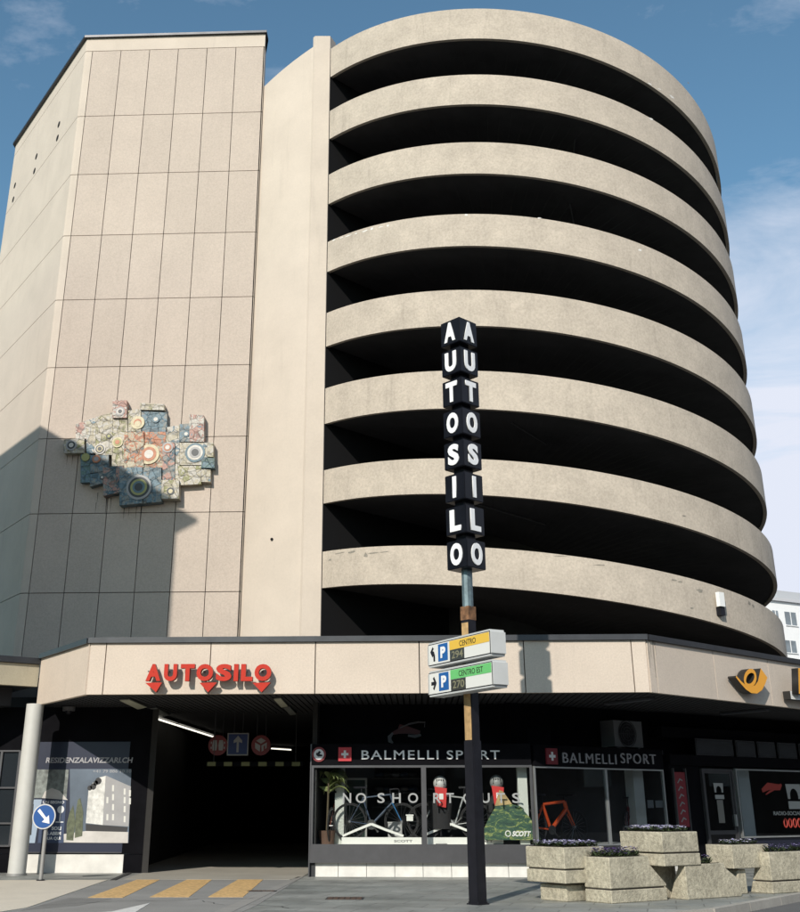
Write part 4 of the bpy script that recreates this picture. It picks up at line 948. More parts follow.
# ================================================================== POST HORN AND NEXT SIGN ON THE RIGHT FASCIA
GOLD = mat('horn_yellow', (.80, .36, .035), .45); HB = mat('horn_black_side', (.018, .016, .014), .5)
n0, n1 = .05, .28
q = lambda x, y: WR.uz(x, y, n1)
t = thing('post_horn_sign', 'yellow post horn emblem with deep black sides on the right fascia', 'sign', tuple(WR.at(q(750, 690)[0], 4.3, .0)))
bm = B(); stroke(bm, WR, [q(*p) for p in ((736, 676.5), (741, 682.5), (746, 687.5), (751, 690), (756, 689.5), (760, 685.5), (762, 680), (764, 673))], [.05, .07, .10, .15, .20, .25, .30, .34], n0, n1, 0, 1); obj('horn', bm, [GOLD, HB], t)
bm = B(); 
lp = [q(750.5+5.2*math.sin(a)+1.0*math.cos(a), 678.3-7.6*math.cos(a)) for a in [math.pi*2*i/20 for i in range(21)]]
stroke(bm, WR, lp, [.10]*21, n0+.01, n1-.01, 0, 1); obj('coil', bm, [GOLD, HB], t)
bm = B(); stroke(bm, WR, [q(755.5, 671), (q(757, 680)), q(756.5, 687)], [.10, .10, .08], n0+.005, n1-.02, 1, 1); obj('bell_gap', bm, [GOLD, HB], t)
t = thing('post_name_sign', 'white tray sign with black sides and slanted yellow letters, cut by the right edge', 'sign', tuple(WR.at(q(798, 700)[0], 4.2, .0)))
a_, z1 = WR.uz(788.5, 691, .22); b_, _ = WR.uz(850, 691, .22); z0 = WR.uz(793, 699.5, .22)[1]
bm = B(); wbox(bm, WR, a_, b_, z0, z1, .05, .26); 
for f in bm.faces: f.material_index = 0 if (f.normal.dot(WR.n) if f.normal.length else 0) > .5 else 1
bm.normal_update()
for f in bm.faces: f.material_index = 0 if f.normal.dot(WR.n) > .5 else 1
obj('tray', bm, [WHITE, HB], t)
bm = wtext(WR, 'L', a_+.06, a_+.46, z0+.12, z0+.78, .27, .46, bold=.09, shear=.3, side=1); obj('letter', bm, [GOLD, HB], t)
bm = wtext(WR, 'A', a_+.55, a_+1.1, z0+.12, z0+.78, .27, .46, bold=.09, shear=.3, side=1); obj('letter', bm, [GOLD, HB], t)

# camera on the lowest parapet
def on_ring(px, py, r=RC): ph = phi_at(px, py, r); return ph
ph = on_ring(717.5, 608); zc = None
rr_ = ray(717.5, 601); pp = cyl_pt(ph, RC, 0); kk = math.hypot(pp.x, pp.y)/math.hypot(rr_.x, rr_.y); zc = H+rr_.z*kk
t = thing('wall_lamp', 'small white lamp box with dark bracket on the lowest concrete band at right', 'lamp', tuple(cyl_pt(ph, RC, zc-.3)))
d = (cyl_pt(ph, RC+1, 0)-cyl_pt(ph, RC, 0)); s = Vector((-d.y, d.x, 0))
p0 = cyl_pt(ph, RC, zc)
def obox(bm, o, d, s, a0, a1, b0, b1, z0, z1): hexa(bm, [o+d*a1+s*b0+Vector((0, 0, z0)), o+d*a1+s*b1+Vector((0, 0, z0)), o+d*a0+s*b1+Vector((0, 0, z0)), o+d*a0+s*b0+Vector((0, 0, z0)), o+d*a1+s*b0+Vector((0, 0, z1)), o+d*a1+s*b1+Vector((0, 0, z1)), o+d*a0+s*b1+Vector((0, 0, z1)), o+d*a0+s*b0+Vector((0, 0, z1))])
bm = B(); obox(bm, p0, d, s, .08, .2, -.12, .10, -.18, .22); obj('box', bm, WHT, t)
bm = B(); obox(bm, p0, d, s, -.0, .15, -.07, .12, -.42, -.18); obj('bracket', bm, BLACK, t)

# ================================================================== CERAMIC RELIEF
WM = Wall((XT0, YT-.02), 0)
def mosaic_mat(name, pal, sc_=2.6):
    m = mat(name, pal[0], .55); tt = m.node_tree; L = tt.links.new; g = tt.nodes.new('ShaderNodeNewGeometry'); b = tt.nodes['Principled BSDF']
    n = N(tt, 'ShaderNodeTexNoise', Scale=sc_, Detail=3., Roughness=.6, Distortion=2.2); L(g.outputs['Position'], n.inputs['Vector'])
    v = N(tt, 'ShaderNodeTexVoronoi', Scale=sc_*1.5); L(g.outputs['Position'], v.inputs['Vector'])
    sp_ = N(tt, 'ShaderNodeSeparateColor'); L(v.outputs['Color'], sp_.inputs[0])
    ad = mth(tt, 'ADD', mth(tt, 'MULTIPLY', n.outputs[0], .75), mth(tt, 'MULTIPLY', sp_.outputs[0], .30))
    k = len(pal); r = ramp(tt, [(.30+.46*i/(k-1), tuple(x*.86 for x in c)) for i, c in enumerate(pal)]); r.color_ramp.interpolation = 'CONSTANT'
    L(ad, r.inputs[0])
    # incised lines: cell edges and concentric waves
    ve = N(tt, 'ShaderNodeTexVoronoi', Scale=sc_*1.5, feature='DISTANCE_TO_EDGE'); L(g.outputs['Position'], ve.inputs['Vector'])
    e1 = ramp(tt, [(.0, .55), (.035, 1)]); L(ve.outputs['Distance'], e1.inputs[0])
    wv = N(tt, 'ShaderNodeTexWave', wave_type='RINGS', Scale=2.4, Distortion=7., Detail=2.); L(g.outputs['Position'], wv.inputs['Vector'])
    e2 = ramp(tt, [(.0, .5), (.22, 1)]); L(wv.outputs[0], e2.inputs[0])
    n2 = N(tt, 'ShaderNodeTexNoise', Scale=24., Detail=3.); L(g.outputs['Position'], n2.inputs['Vector']); e3 = ramp(tt, [(.35, .7), (.65, 1.05)]); L(n2.outputs[0], e3.inputs[0])
    out = r.outputs[0]
    for e in (e1, e2, e3):
        mx = N(tt, 'ShaderNodeMixRGB', blend_type='MULTIPLY'); mx.inputs[0].default_value = .9; L(out, mx.inputs[1]); L(e.outputs[0], mx.inputs[2]); out = mx.outputs[0]
    L(out, b.inputs['Base Color'])
    bp = N(tt, 'ShaderNodeBump', Strength=.6, Distance=.03); L(e1.outputs[0], bp.inputs['Height']); L(bp.outputs[0], b.inputs['Normal']); return m
CR = (.50, .45, .33); BL = (.15, .24, .29); PK = (.46, .26, .21); OR = (.52, .21, .11); WH = (.56, .53, .47); GY = (.26, .27, .25); OL = (.28, .28, .12); DB = (.08, .14, .17); TE = (.13, .22, .20)
P = {'pale': mosaic_mat('glaze_pale', [BL, WH, CR, WH, PK]), 'orange': mosaic_mat('glaze_orange', [GY, OR, CR, OR, PK]), 'blue': mosaic_mat('glaze_blue', [DB, BL, GY, BL, WH]),
     'dark': mosaic_mat('glaze_dark', [DB, GY, PK, DB, BL]), 'cream': mosaic_mat('glaze_cream', [CR, WH, CR, OL, WH]), 'pink': mosaic_mat('glaze_pink', [PK, WH, PK, BL]), 'teal': mosaic_mat('glaze_teal', [TE, BL, TE, GY])}
MOT = {'c': mat('motif_cream', (.52, .46, .30), .55, var=.2, scale=12), 'd': mat('motif_dark', (.035, .04, .045), .5), 'o': mat('motif_orange', (.42, .17, .09), .55, var=.2, scale=12), 'l': mat('motif_olive', (.30, .30, .11), .5), 'b': mat('motif_blue', (.10, .165, .2), .55, var=.2, scale=12), 'w': mat('motif_white', (.55, .52, .47), .55, var=.2, scale=12), 'g': mat('motif_grey', (.3, .3, .3), .5)}
t = thing('ceramic_relief', 'colourful glazed ceramic relief of stepped blocks and ring motifs on the panelled tower', 'wall relief', tuple(WM.at(WM.uz(140, 455)[0], WM.uz(140, 500)[1], 0)))
blocks = [ # crop pixels (x0, y_top_left, x1, y_top_right, y_bottom_left, y_bottom_right), glaze, depth
 (113, 150, 160, 135, 215, 215, 'pink', .16), (162, 134, 203, 124, 285, 280, 'pale', .2), (205, 122, 280, 100, 290, 290, 'cream', .24), (282, 50, 345, 50, 128, 128, 'pink', .3), (276, 130, 345, 128, 340, 335, 'cream', .22),
 (64, 222, 155, 215, 282, 282, 'cream', .26), (136, 286, 178, 284, 412, 410, 'teal', .2), (180, 290, 262, 290, 372, 362, 'blue', .225), (180, 376, 250, 366, 432, 412, 'blue', .26), (240, 350, 330, 340, 475, 455, 'dark', .3),
 (348, 92, 405, 85, 186, 184, 'cream', .22), (402, 60, 510, 66, 90, 92, 'cream', .26), (407, 94, 520, 100, 188, 188, 'blue', .2), (332, 190, 420, 186, 350, 345, 'orange', .26), (422, 188, 515, 186, 350, 345, 'orange', .22),
 (314, 352, 415, 348, 518, 508, 'blue', .34), (417, 350, 498, 348, 508, 500, 'blue', .30), (516, 166, 575, 156, 400, 400, 'pale', .2), (500, 405, 577, 405, 488, 488, 'cream', .34), (577, 154, 625, 150, 232, 232, 'blue', .24),
 (622, 112, 686, 116, 232, 234, 'pink', .28), (577, 236, 700, 236, 335, 335, 'pale', .24), (702, 236, 728, 238, 300, 302, 'cream', .3), (556, 338, 672, 338, 425, 418, 'cream', .22), (674, 300, 732, 304, 348, 348, 'teal', .26), (674, 352, 714, 356, 408, 410, 'pale', .22), (502, 240, 556, 236, 402, 402, 'dark', .26)]
def cpx(x, y, n=.2): return WM.uz(50+x/4.444, 390+y/4.446, n)
for (x0, ya, x1, yb, yc, yd, gl, dp) in blocks:
    pts = [cpx(x0, ya), cpx(x0, yc), cpx(x1, yd), cpx(x1, yb)]; bm = B(); wpoly(bm, WM, pts, .0, dp); o = obj('ceramic_block', bm, P[gl], t)
motifs = [(95, 245, 24, 'gdw', .28), (222, 262, 24, 'wdcd', .26), (300, 232, 24, 'clo', .25), (262, 205, 12, 'dl', .26), (312, 95, 20, 'gwd', .31), (390, 145, 30, 'co', .24), (390, 150, 14, 'c', .25), (395, 432, 56, 'gdlbd', .36), (536, 450, 17, 'dc', .35), (523, 255, 24, 'gow', .28), (645, 278, 44, 'bwgd', .26), (158, 298, 18, 'l', .26), (206, 306, 18, 'og', .26), (440, 285, 46, 'cow', .25), (232, 388, 10, 'dw', .28), (470, 130, 16, 'bw', .23), (605, 195, 14, 'bw', .26)]
for x, y, r, cs, n in motifs:
    u, z = cpx(x, y, n); u2, _ = cpx(x+r, y, n); R_ = u2-u; L_ = len(cs); mm = []; bm = B()
    for i, c in enumerate(cs):
        disc(bm, WM.M(u, z, n-.08), R_*(1-i/L_*.85), .085+.008*i, 28, len(mm)); mm.append(MOT[c])
    obj('ring_motif', bm, mm, t)
# dark run-off streaks under the relief
DRIP = mat('run_off_stain', (.05, .05, .048), .9)
bm = B()
for x, y0, y1, w_ in ((78, 285, 340, 3), (102, 285, 345, 3), (213, 455, 505, 3), (205, 500, 545, 2.5), (252, 480, 555, 4), (272, 478, 548, 3), (330, 520, 578, 3.5), (352, 516, 560, 2.5), (408, 512, 577, 3), (385, 512, 585, 3)):
    u0, z1 = cpx(x-w_/2, y0, 0); u1, _ = cpx(x+w_/2, y0, 0); _, z0 = cpx(x, y1, 0)
    wpoly(bm, WT, [(u0+.0, z1), (u0+.012, z0), (u1-.012, z0), (u1, z1)], .001, .004)
obj('run_off_stain', bm, DRIP, park)

# ================================================================== SIGNPOST WITH LETTER CUBES
pp = onz(478, 904.5); PX, PY = pp.x, pp.y
post = thing('letter_signpost', 'tall black steel post carrying eight stacked cubes that spell AUTOSILO on two faces', 'sign post', (PX, PY, 0))
WPl = Wall((PX, PY), -45); WPr = Wall((PX, PY), 45)     # left and right visible faces
def zpole(y, dy=0): return ony(470, y, PY-dy)[2]
zA, zB, zC, zD = zpole(742), zpole(690), zpole(626), zpole(608)
def sq(bm, hs, z0, z1, rot=45, mi=0):
    p = [(PX+hs*math.sqrt(2)*math.cos(R(rot-45+90*k)), PY+hs*math.sqrt(2)*math.sin(R(rot-45+90*k))) for k in range(4)]; prism(bm, p, z0, z1, mi)
hs = .10
bm = B(); sq(bm, hs+.012, 0, zA+.02, 45); sq(bm, hs, zA+.021, zC+.1, 45); bmesh.ops.bevel(bm, geom=[e for e in bm.edges if abs(e.verts[0].co.z-e.verts[1].co.z) > .5], offset=.012, segments=2, affect='EDGES'); obj('pole', bm, BLACK, post)
RUST = mat('rusted_primer', (.42, .27, .12), .85, var=.3, scale=4, fleck=.2, bscale=20); RUST2 = mat('dark_rust', (.17, .085, .04), .9, var=.6, scale=7)
bm = B(); wbox(bm, WPl, -hs+.02, hs-.02, zA+.03, zC+.05, hs+.0, hs+.004); obj('bare_patch', bm, RUST, post)
bm = B(); sq(bm, hs+.002, zC+.101, zD+.02, 45); obj('rusty_collar', bm, RUST2, post)
bm = B(); tube(bm, (PX, PY, zD), (PX, PY, 5.7), .105, seg=10); obj('upper_pole', bm, mat('galvanised_paint', (.12, .165, .18), .45, metal=.4, var=.35, scale=8), post)
bm = B()
for a in range(4): x, y = PX+.15*math.cos(a*math.pi/2), PY+.15*math.sin(a*math.pi/2); tube(bm, (x, y, 0), (x, y, .045), .014, seg=8)
sq(bm, .135, .0, .02, 45); obj('base_plate', bm, BLACK, post)
BOXM = mat('cube_black', (.006, .007, .011), .35, var=.2, spec=.25)
bh = .26
z_first = 5.66; pitch = .652
for k, ch in enumerate('OLISOTUA'):
    z0 = z_first+pitch*k; z1 = z0+pitch-.12
    bm = B(); sq(bm, bh, z0, z1, 45); bmesh.ops.bevel(bm, geom=list(bm.edges), offset=.012, segments=2, affect='EDGES'); bx = obj('letter_cube', bm, BOXM, post)
    for W in (WPl, WPr):
        hw = .045 if ch == 'I' else (.15 if ch in 'OAUT' else .14)
        bm = wtext(W, ch, -hw, hw, z0+.055, z1-.055, bh+.001, bh+.02, bold=.05); obj('letter', bm, LETW, bx)
    bm = B(); sq(bm, .13, z1+.001, z1+.119, 45); 
    if k < 7: obj('neck', bm, BOXM, post)
    else: bm.free()

# direction signs on the post
dang = -59.3
WDs = Wall((PX-.26, PY-.30), dang)
def dir_sign(c, label, band, word, num, arrow_left):
    (xl, yl), (xr, yr), (xrb, yrb), (xlb, ylb) = c
    ul, z1a = WDs.uz(xl, yl); ur, z1b = WDs.uz(xr, yr); _, z0a = WDs.uz(xlb, ylb); _, z0b = WDs.uz(xrb, yrb); z1 = (z1a+z1b)/2; z0 = (z0a+z0b)/2
    t = thing('parking_guide_sign', label, 'direction sign', tuple(WDs.at((ul+ur)/2, z0, -.15)), 'car park guidance signs on the post')
    w_ = ur-ul; h = z1-z0; th = .30
    bm = B(); wbox(bm, WDs, ul, ur, z0, z1, -th, 0); bmesh.ops.bevel(bm, geom=[e for e in bm.edges if abs((e.verts[0].co-e.verts[1].co).normalized().dot(WDs.n)) > .9], offset=.045, segments=3, affect='EDGES')
    obj('casing', bm, mat('sign_casing', (.50, .51, .50), .5, var=.05), t)
    bm = B(); wbox(bm, WDs, ul+.03, ur-.03, z0+.03, z1-.03, .001, .004); obj('outline', bm, BLACK, t)
    bm = B(); wbox(bm, WDs, ul+.045, ur-.045, z0+.045, z1-.045, .005, .008); obj('face', bm, mat('sign_face_white', (.70, .70, .66), .4), t)
    bm = B(); wbox(bm, WDs, ul+w_*.37, ur-.05, z1-.05-h*.36, z1-.05, .009, .012); o = obj('name_band', bm, band, t)
    obj('wording', wtext(WDs, word, ul+w_*(.53 if word == 'CENTRO' else .50), ul+w_*(.78 if word == 'CENTRO' else .86), z1-.05-h*.29, z1-.05-h*.08, .0125, .016, bold=.0), mat('word_dark', (.03, .028, .02), .6), o)
    bm = B(); wbox(bm, WDs, ul+w_*.185, ul+w_*.34, z0+h*.17, z1-h*.14, .009, .012); o = obj('parking_panel', bm, mat('parking_blue', (.008, .10, .33), .4), t)
    obj('wording', wtext(WDs, 'P', ul+w_*.225, ul+w_*.305, z0+h*.29, z1-h*.26, .0125, .017, bold=.05), LETW, o)
    bm = B(); wbox(bm, WDs, ul+w_*.375, ul+w_*.60, z0+h*.10, z0+h*.52, .009, .012); o = obj('counter', bm, mat('lcd_dark', (.035, .034, .028), .3), t)
    obj('digits', wtext(WDs, num, ul+w_*.405, ul+w_*.58, z0+h*.17, z0+h*.46, .0125, .015, bold=.01), mat('lcd_digit', (.22, .21, .13), .5), o)
    bm = B(); cx, cz = ul+w_*.10, z0+h*.5; a = h*.2
    if arrow_left:
        stroke(bm, WDs, [(cx+.55*a*.8, cz-1.4*a), (cx+.5*a*.8, cz-.3*a), (cx+.1*a, cz+.35*a), (cx-.45*a, cz+.5*a)], [.055]*4, .009, .013)
        stroke(bm, WDs, [(cx+.1*a, cz+1.35*a), (cx-.75*a, cz+.55*a), (cx-.05*a, cz-.35*a)], [.05, .06, .05], .0095, .0135)
    else:
        stroke(bm, WDs, [(cx-.9*a, cz), (cx+.6*a, cz)], [.06]*2, .009, .013)
        stroke(bm, WDs, [(cx-.05*a, cz+1.15*a), (cx+.75*a, cz), (cx-.05*a, cz-1.15*a)], [.05, .06, .05], .0095, .0135)
    obj('arrow', bm, BLACK, t)
    bm = B(); cz = (z0+z1)/2; pc = Vector((PX, PY, cz)); q = WDs.at(WDs.d.dot(pc-WDs.p), cz, -th-.0); tube(bm, q, pc, .04, seg=8); obj('bracket', bm, BLACK, t)
dir_sign(((427.5, 644.4), (490.8, 628), (492, 656), (428.2, 667.5)), 'upper white guidance sign with yellow CENTRO band, left arrow and parking symbol', mat('band_yellow', (.72, .46, .06), .5), 'CENTRO', '294', True)
dir_sign(((428, 672.5), (493, 658.5), (494.6, 686.5), (428.6, 697.5)), 'lower white guidance sign with green CENTRO EST band, right arrow and parking symbol', mat('band_green', (.14, .50, .16), .5), 'CENTRO EST', '270', False)

# ================================================================== KEEP RIGHT SIGN AND CANOPY COLUMN
sp_ = onz(40.5, 881); WK = Wall((sp_.x, sp_.y-.06), 0)
t = thing('keep_right_sign', 'round blue traffic sign with white diagonal arrow on a slim grey post at the kerb', 'traffic sign', (sp_.x, sp_.y, 0))
u, z = WK.uz(44.3, 816.5); r = abs(WK.uz(44.3+11.6, 816.5)[0]-u)
bm = B(); tube(bm, (sp_.x, sp_.y, 0), (sp_.x, sp_.y, z+r*.8), .045, seg=14); obj('post', bm, mat('post_grey', (.30, .30, .29), .5, metal=.3), t, True)
bm = B(); disc(bm, WK.M(u, z, -.012), r, .03, 40); obj('rim', bm, mat('rim_grey', (.5, .5, .49), .5), t)
bm = B(); disc(bm, WK.M(u, z, .019), r*.9, .004, 40); obj('plate', bm, mat('traffic_blue', (.006, .07, .26), .4), t)
def rp(a, b): c, s = math.cos(R(-46)), math.sin(R(-46)); return (u+(a*c-b*s)*r, z+(a*s+b*c)*r)
bm = B(); wpoly(bm, WK, [rp(-.72, -.13), rp(.22, -.10), rp(.22, -.38), rp(.78, 0), rp(.22, .38), rp(.22, .10), rp(-.72, .13)], .024, .028); obj('arrow', bm, LETW, t)
bm = B(); tube(bm, (sp_.x, sp_.y, 0), (sp_.x, sp_.y, .03), .09, seg=16); obj('foot', bm, BLACK, t)
cq = onz(16.5, 875.5)
bmc = B(); wbox(bmc, WN, -9, -.45, FZ0+.02, 4.44, -1.5, -.7); obj('beam', bmc, SOFF, nb)
t = thing('canopy_column', 'round pale grey steel column holding up the left corner of the canopy', 'column', (cq.x, cq.y, 0))
bm = B(); tube(bm, (cq.x, cq.y, .05), (cq.x, cq.y, FZ0+.015), .215, seg=40); obj('shaft', bm, mat('column_grey', (.50, .50, .47), .5, var=.05, streak=.1), t, True)
bm = B(); tube(bm, (cq.x, cq.y, 0), (cq.x, cq.y, .05), .24, seg=40); obj('base_ring', bm, mat('post_grey', (.3, .3, .29)), t, True)

# ================================================================== ESTATE AGENT WINDOW ON THE LEFT
NAVYP = mat('poster_navy', (.007, .012, .035), .4); nR = -.04
def P2(x, y): return WRs.uz(x, y, nR)       # photo pixel on that wall
u0, z1 = P2(70, 767); u1, _ = P2(128.5, 767); z0 = P2(100, 853)[1]; uL0 = P2(19, 800)[0]
t = thing('shop_hoarding', 'large dark blue window hoarding with pictures of a grey apartment block in the left shop', 'billboard', tuple(WRs.at((uL0+u1)/2, z0, 0)))
bm = B(); wbox(bm, WRs, uL0, u1, z0, z1+.62, -.049, nR); obj('panel', bm, NAVYP, t)
def flatp(name, pts, m, n, par=t): bm = B(); wpoly(bm, WRs, [P2(*p) for p in pts], n-.003, n); return obj(name, bm, m, par)
obj('heading', ptext(WRs, 'RESIDENZALAVIZZARI.CH', 46, 133, 757.5, 763, nR, nR+.012, bold=.02, shear=.12), mat('heading_grey', (.34, .34, .36), .5), t)
zt_ = z1; pm = t
def g2(z): return z
pic = flatp('sky_picture', [(70, 769), (70, 842), (128.5, 843), (131.5, 769)], mat('picture_sky', (.10, .13, .17), .4, var=.3, scale=.8), nR+.006)
obj('phone_line', ptext(WRs, '+41 79 886 10 10', 93, 131.5, 769.7, 772.7, nR+.007, nR+.010, bold=.01), mat('phone_grey', (.3, .31, .33), .5), t)
flatp('pictured_block', [(103, 824), (105.5, 776), (106, 775.4), (103, 824)][:3] + [(130, 783), (128, 826), (103, 826)], mat('picture_facade', (.25, .25, .25), .5), nR+.010) if False else None
bm = B(); wpoly(bm, WRs, [P2(*p) for p in ((103, 825), (128.8, 826.5), (131, 786.5), (106, 775.5))], nR+.006, nR+.010); pb_ = obj('pictured_block', bm, mat('picture_facade', (.30, .30, .305), .5, var=.08), t)
bm = B(); wpoly(bm, WRs, [P2(*p) for p in ((86, 823), (102.9, 825), (105.9, 775.8), (98, 778), (89, 787))], nR+.006, nR+.0105); obj('pictured_side', bm, mat('picture_side', (.58, .58, .55), .5, var=.35, scale=6), t)
bm = B()
for (x, ys) in ((107.5, (800, 817)), (113.2, (788, 797, 807, 817)), (124.8, (791.5, 800, 809, 819)), (130, (793, 801))):
    for y in ys: wpoly(bm, WRs, [P2(x-1, y+3.2), P2(x+.9, y+3.3), P2(x+1.1, y-2.9), P2(x-.8, y-3)], nR+.0105, nR+.012)
obj('pictured_windows', bm, mat('picture_light', (.60, .60, .56), .5), t)
bm = B()
for (x, y, r_) in ((90, 788, 2.2), (93.5, 786.5, 2.8), (98.5, 781, 3), (96, 783, 2.2)): u, z = P2(x, y); disc(bm, WRs.M(u, z, nR+.010), r_*.028, .006, 14)
wpoly(bm, WRs, [P2(*p) for p in ((86, 831), (127, 832), (128, 827), (86, 824))], nR+.006, nR+.0115); obj('pictured_shade', bm, mat('picture_dark', (.02, .02, .022), .5), t)
flatp('pictured_ground', [(64, 834), (64, 842.5), (128, 843), (128.4, 832), (86, 831)], mat('picture_ground', (.50, .48, .45), .5, var=.15, scale=2), nR+.0125)
bm = B(); wpoly(bm, WRs, [P2(*p) for p in ((66.5, 840), (73.5, 840.5), (75.5, 822), (73.5, 805), (70, 812), (67, 824))], nR+.013, nR+.015); wpoly(bm, WRs, [P2(*p) for p in ((75, 838), (82.5, 836), (83.5, 812), (80.5, 798), (78, 800), (75.8, 815))], nR+.013, nR+.0152); obj('pictured_tree', bm, mat('picture_tree', (.09, .105, .06), .6, var=.5, scale=9), t)
# left half: interior picture, notice, slogan
flatp('terrace_picture', [(23, 769.5), (21.5, 798), (66.5, 798), (69, 769.5)], mat('picture_room', (.16, .18, .17), .5, var=.75, scale=5), nR+.006)
bm = B(); wpoly(bm, WRs, [P2(*p) for p in ((42, 798), (68, 800), (60, 791), (52, 788), (45, 791.5))], nR+.006, nR+.0085); wpoly(bm, WRs, [P2(*p) for p in ((23, 796), (33, 797), (33, 786), (26, 785))], nR+.006, nR+.0086); obj('pictured_terrace', bm, mat('picture_ground', (.5, .48, .45)), t)
flatp('pale_sheet', [(20, 799.5), (17, 843), (35, 843), (42, 799.5)], mat('sheet_blue', (.30, .38, .48), .5), nR+.008)
flatp('dark_picture', [(22, 804), (19.5, 835), (31.5, 835), (34, 804)], mat('picture_dark', (.02, .02, .022)), nR+.012)
flatp('slogan_panel', [(42, 800), (38, 843), (63.5, 843), (66.5, 800)], mat('slogan_blue', (.025, .045, .10), .5), nR+.0085)
obj('slogan', ptext(WRs, 'UN SEGNO', 43, 64.5, 800.8, 803.6, nR+.009, nR+.013, bold=.03), LETG, t)
for s, y in (('SOLI', 826.5), ('6 ABBM', 831.6), ('QUA QUI', 836.7)): obj('slogan', ptext(WRs, s, 62-len(s)*2.6, 61.5-(y-826)*.06, y, y+3.6, nR+.009, nR+.013, bold=.04), LETG, t)
u, z = P2(61, 809.5); bm = B(); disc(bm, WRs.M(u, z, nR+.009), .09, .005, 18); wbox(bm, WRs, u-.015, u+.015, z-.28, z-.085, nR+.009, nR+.013); wbox(bm, WRs, u-.1, u+.1, z-.31, z-.285, nR+.009, nR+.013); obj('round_symbol', bm, LETG, t)
bm = B(); wbox(bm, WRs, uL0, u1+.0, z0-.0, z0+.02, nR+.001, nR+.02); obj('bottom_rail', bm, FRAMEG, t)
# dark glazing farther left
u0, _ = WRs.uz(-40, 800); u1_, _ = WRs.uz(15, 800)
t = thing('dark_shopfront', 'dark glazed shopfront behind the pale canopy column at the left edge', 'shopfront', tuple(WRs.at((u0+u1_)/2, 0, 0)))
bm = B()
for k in range(4): wbox(bm, WRs, u0+(u1_-u0)*k/3-.03, u0+(u1_-u0)*k/3+.03, .62, 2.9, -.04, .02)
for z in (.62, 1.15, 2.0, 2.9): wbox(bm, WRs, u0, u1_, z-.02, z+.02, -.039, .015)
obj('frame', bm, FRAMEG, t)
bm = B(); wbox(bm, WRs, u0, u1_, .62, 2.9, -.049, -.04); obj('glass', bm, mat('dark_reflecting_glass', (.02, .025, .03)), t)

# ================================================================== PLANTERS
def planter_mat():
    m = mat('washed_concrete', (.43, .395, .30), .95, var=.2, scale=2.6, bump=1., bscale=30, fleck=.28, streak=.15); return m
PL = planter_mat(); SOIL = mat('soil', (.03, .022, .015), .95)
U37 = Vector((math.cos(R(37)), math.sin(R(37)), 0)); V37 = Vector((-U37.y, U37.x, 0))
FLW = [mat('petal_lilac', (.36, .34, .52), .7, var=.2, scale=30), mat('petal_white', (.62, .60, .66), .7), mat('petal_purple', (.07, .035, .14), .7), mat('pansy_leaf', (.05, .075, .03), .7, var=.3, scale=20)]
def flower_bed(o, ru, rv, z, kinds, label, dens, seed, u_range=None, hgt=.1):
    rnd = random.Random(seed); ua_, ub_ = u_range or (.08, ru-.08)
    c = o+U37*(ua_+ub_)/2+V37*rv/2
    t = thing('pansies', label, 'flowers', (c.x, c.y, z), 'flowers growing in the planters')
    fl = B(); lf = B()
    for k in range(dens):
        p = o+U37*rnd.uniform(ua_, ub_)+V37*rnd.uniform(.07, rv-.07)+Vector((0, 0, z-o.z)); h = rnd.uniform(.35, 1)*hgt
        a = rnd.uniform(0, 6.28); tl = rnd.uniform(.2, 1.1)
        for j in range(5):
            b = a+j*1.257; d = Vector((math.cos(b), math.sin(b), rnd.uniform(-.1, .5))); s = Vector((-math.sin(b), math.cos(b), 0))*.02
            q = p+Vector((0, 0, h)); r_ = rnd.uniform(.02, .036)
            f = fl.faces.new([fl.verts.new(x) for x in (q, q+d*r_*.7-s, q+d*r_*1.3, q+d*r_*.7+s)]); f.material_index = kinds[rnd.randrange(len(kinds))] if j else kinds[0]
        for j in range(4):
            b = rnd.uniform(0, 6.28); d = Vector((math.cos(b), math.sin(b), rnd.uniform(.1, .9))); s = Vector((-math.sin(b), math.cos(b), 0))*.022
            q = p+Vector((0, 0, h*rnd.uniform(.0, .5))); r_ = rnd.uniform(.05, .085)
            lf.faces.new([lf.verts.new(x) for x in (q, q+d*r_*.6-s, q+d*r_, q+d*r_*.6+s)])
    o1 = obj('foliage', lf, FLW[3], t); obj('blossoms', fl, FLW[:3], t)
def uv(o, a, b, z): p = o+U37*a+V37*b; return Vector((p.x, p.y, z))
def blockmesh(bm, o, prof, v0, v1, vt=None):
    """profile (u, z) swept over v; vt = v depth as a function of z"""
    vt = vt or (lambda z: v1)
    a = [bm.verts.new(uv(o, u, v0, z)) for u, z in prof]; b = [bm.verts.new(uv(o, u, vt(z), z)) for u, z in prof]
    bm.faces.new(a[::1]); bm.faces.new(b[::-1])
    for i in range(len(prof)): j = (i+1) % len(prof); bm.faces.new((a[j], a[i], b[i], b[j]))
    bmesh.ops.recalc_face_normals(bm, faces=bm.faces)
def bev(bm, w_=.012): bmesh.ops.bevel(bm, geom=list(bm.edges), offset=w_, segments=1, affect='EDGES')
def zat(p, py):
    lo, hi = -1., 30.
    for _ in range(50):
        m = (lo+hi)/2; x, y, z = p.x, p.y, m-H; b = -x*sp+y*cp; d = b*ct+z*st; v = -b*st+z*ct
        if CY-F*v/d > py: lo = m
        else: hi = m
    return lo
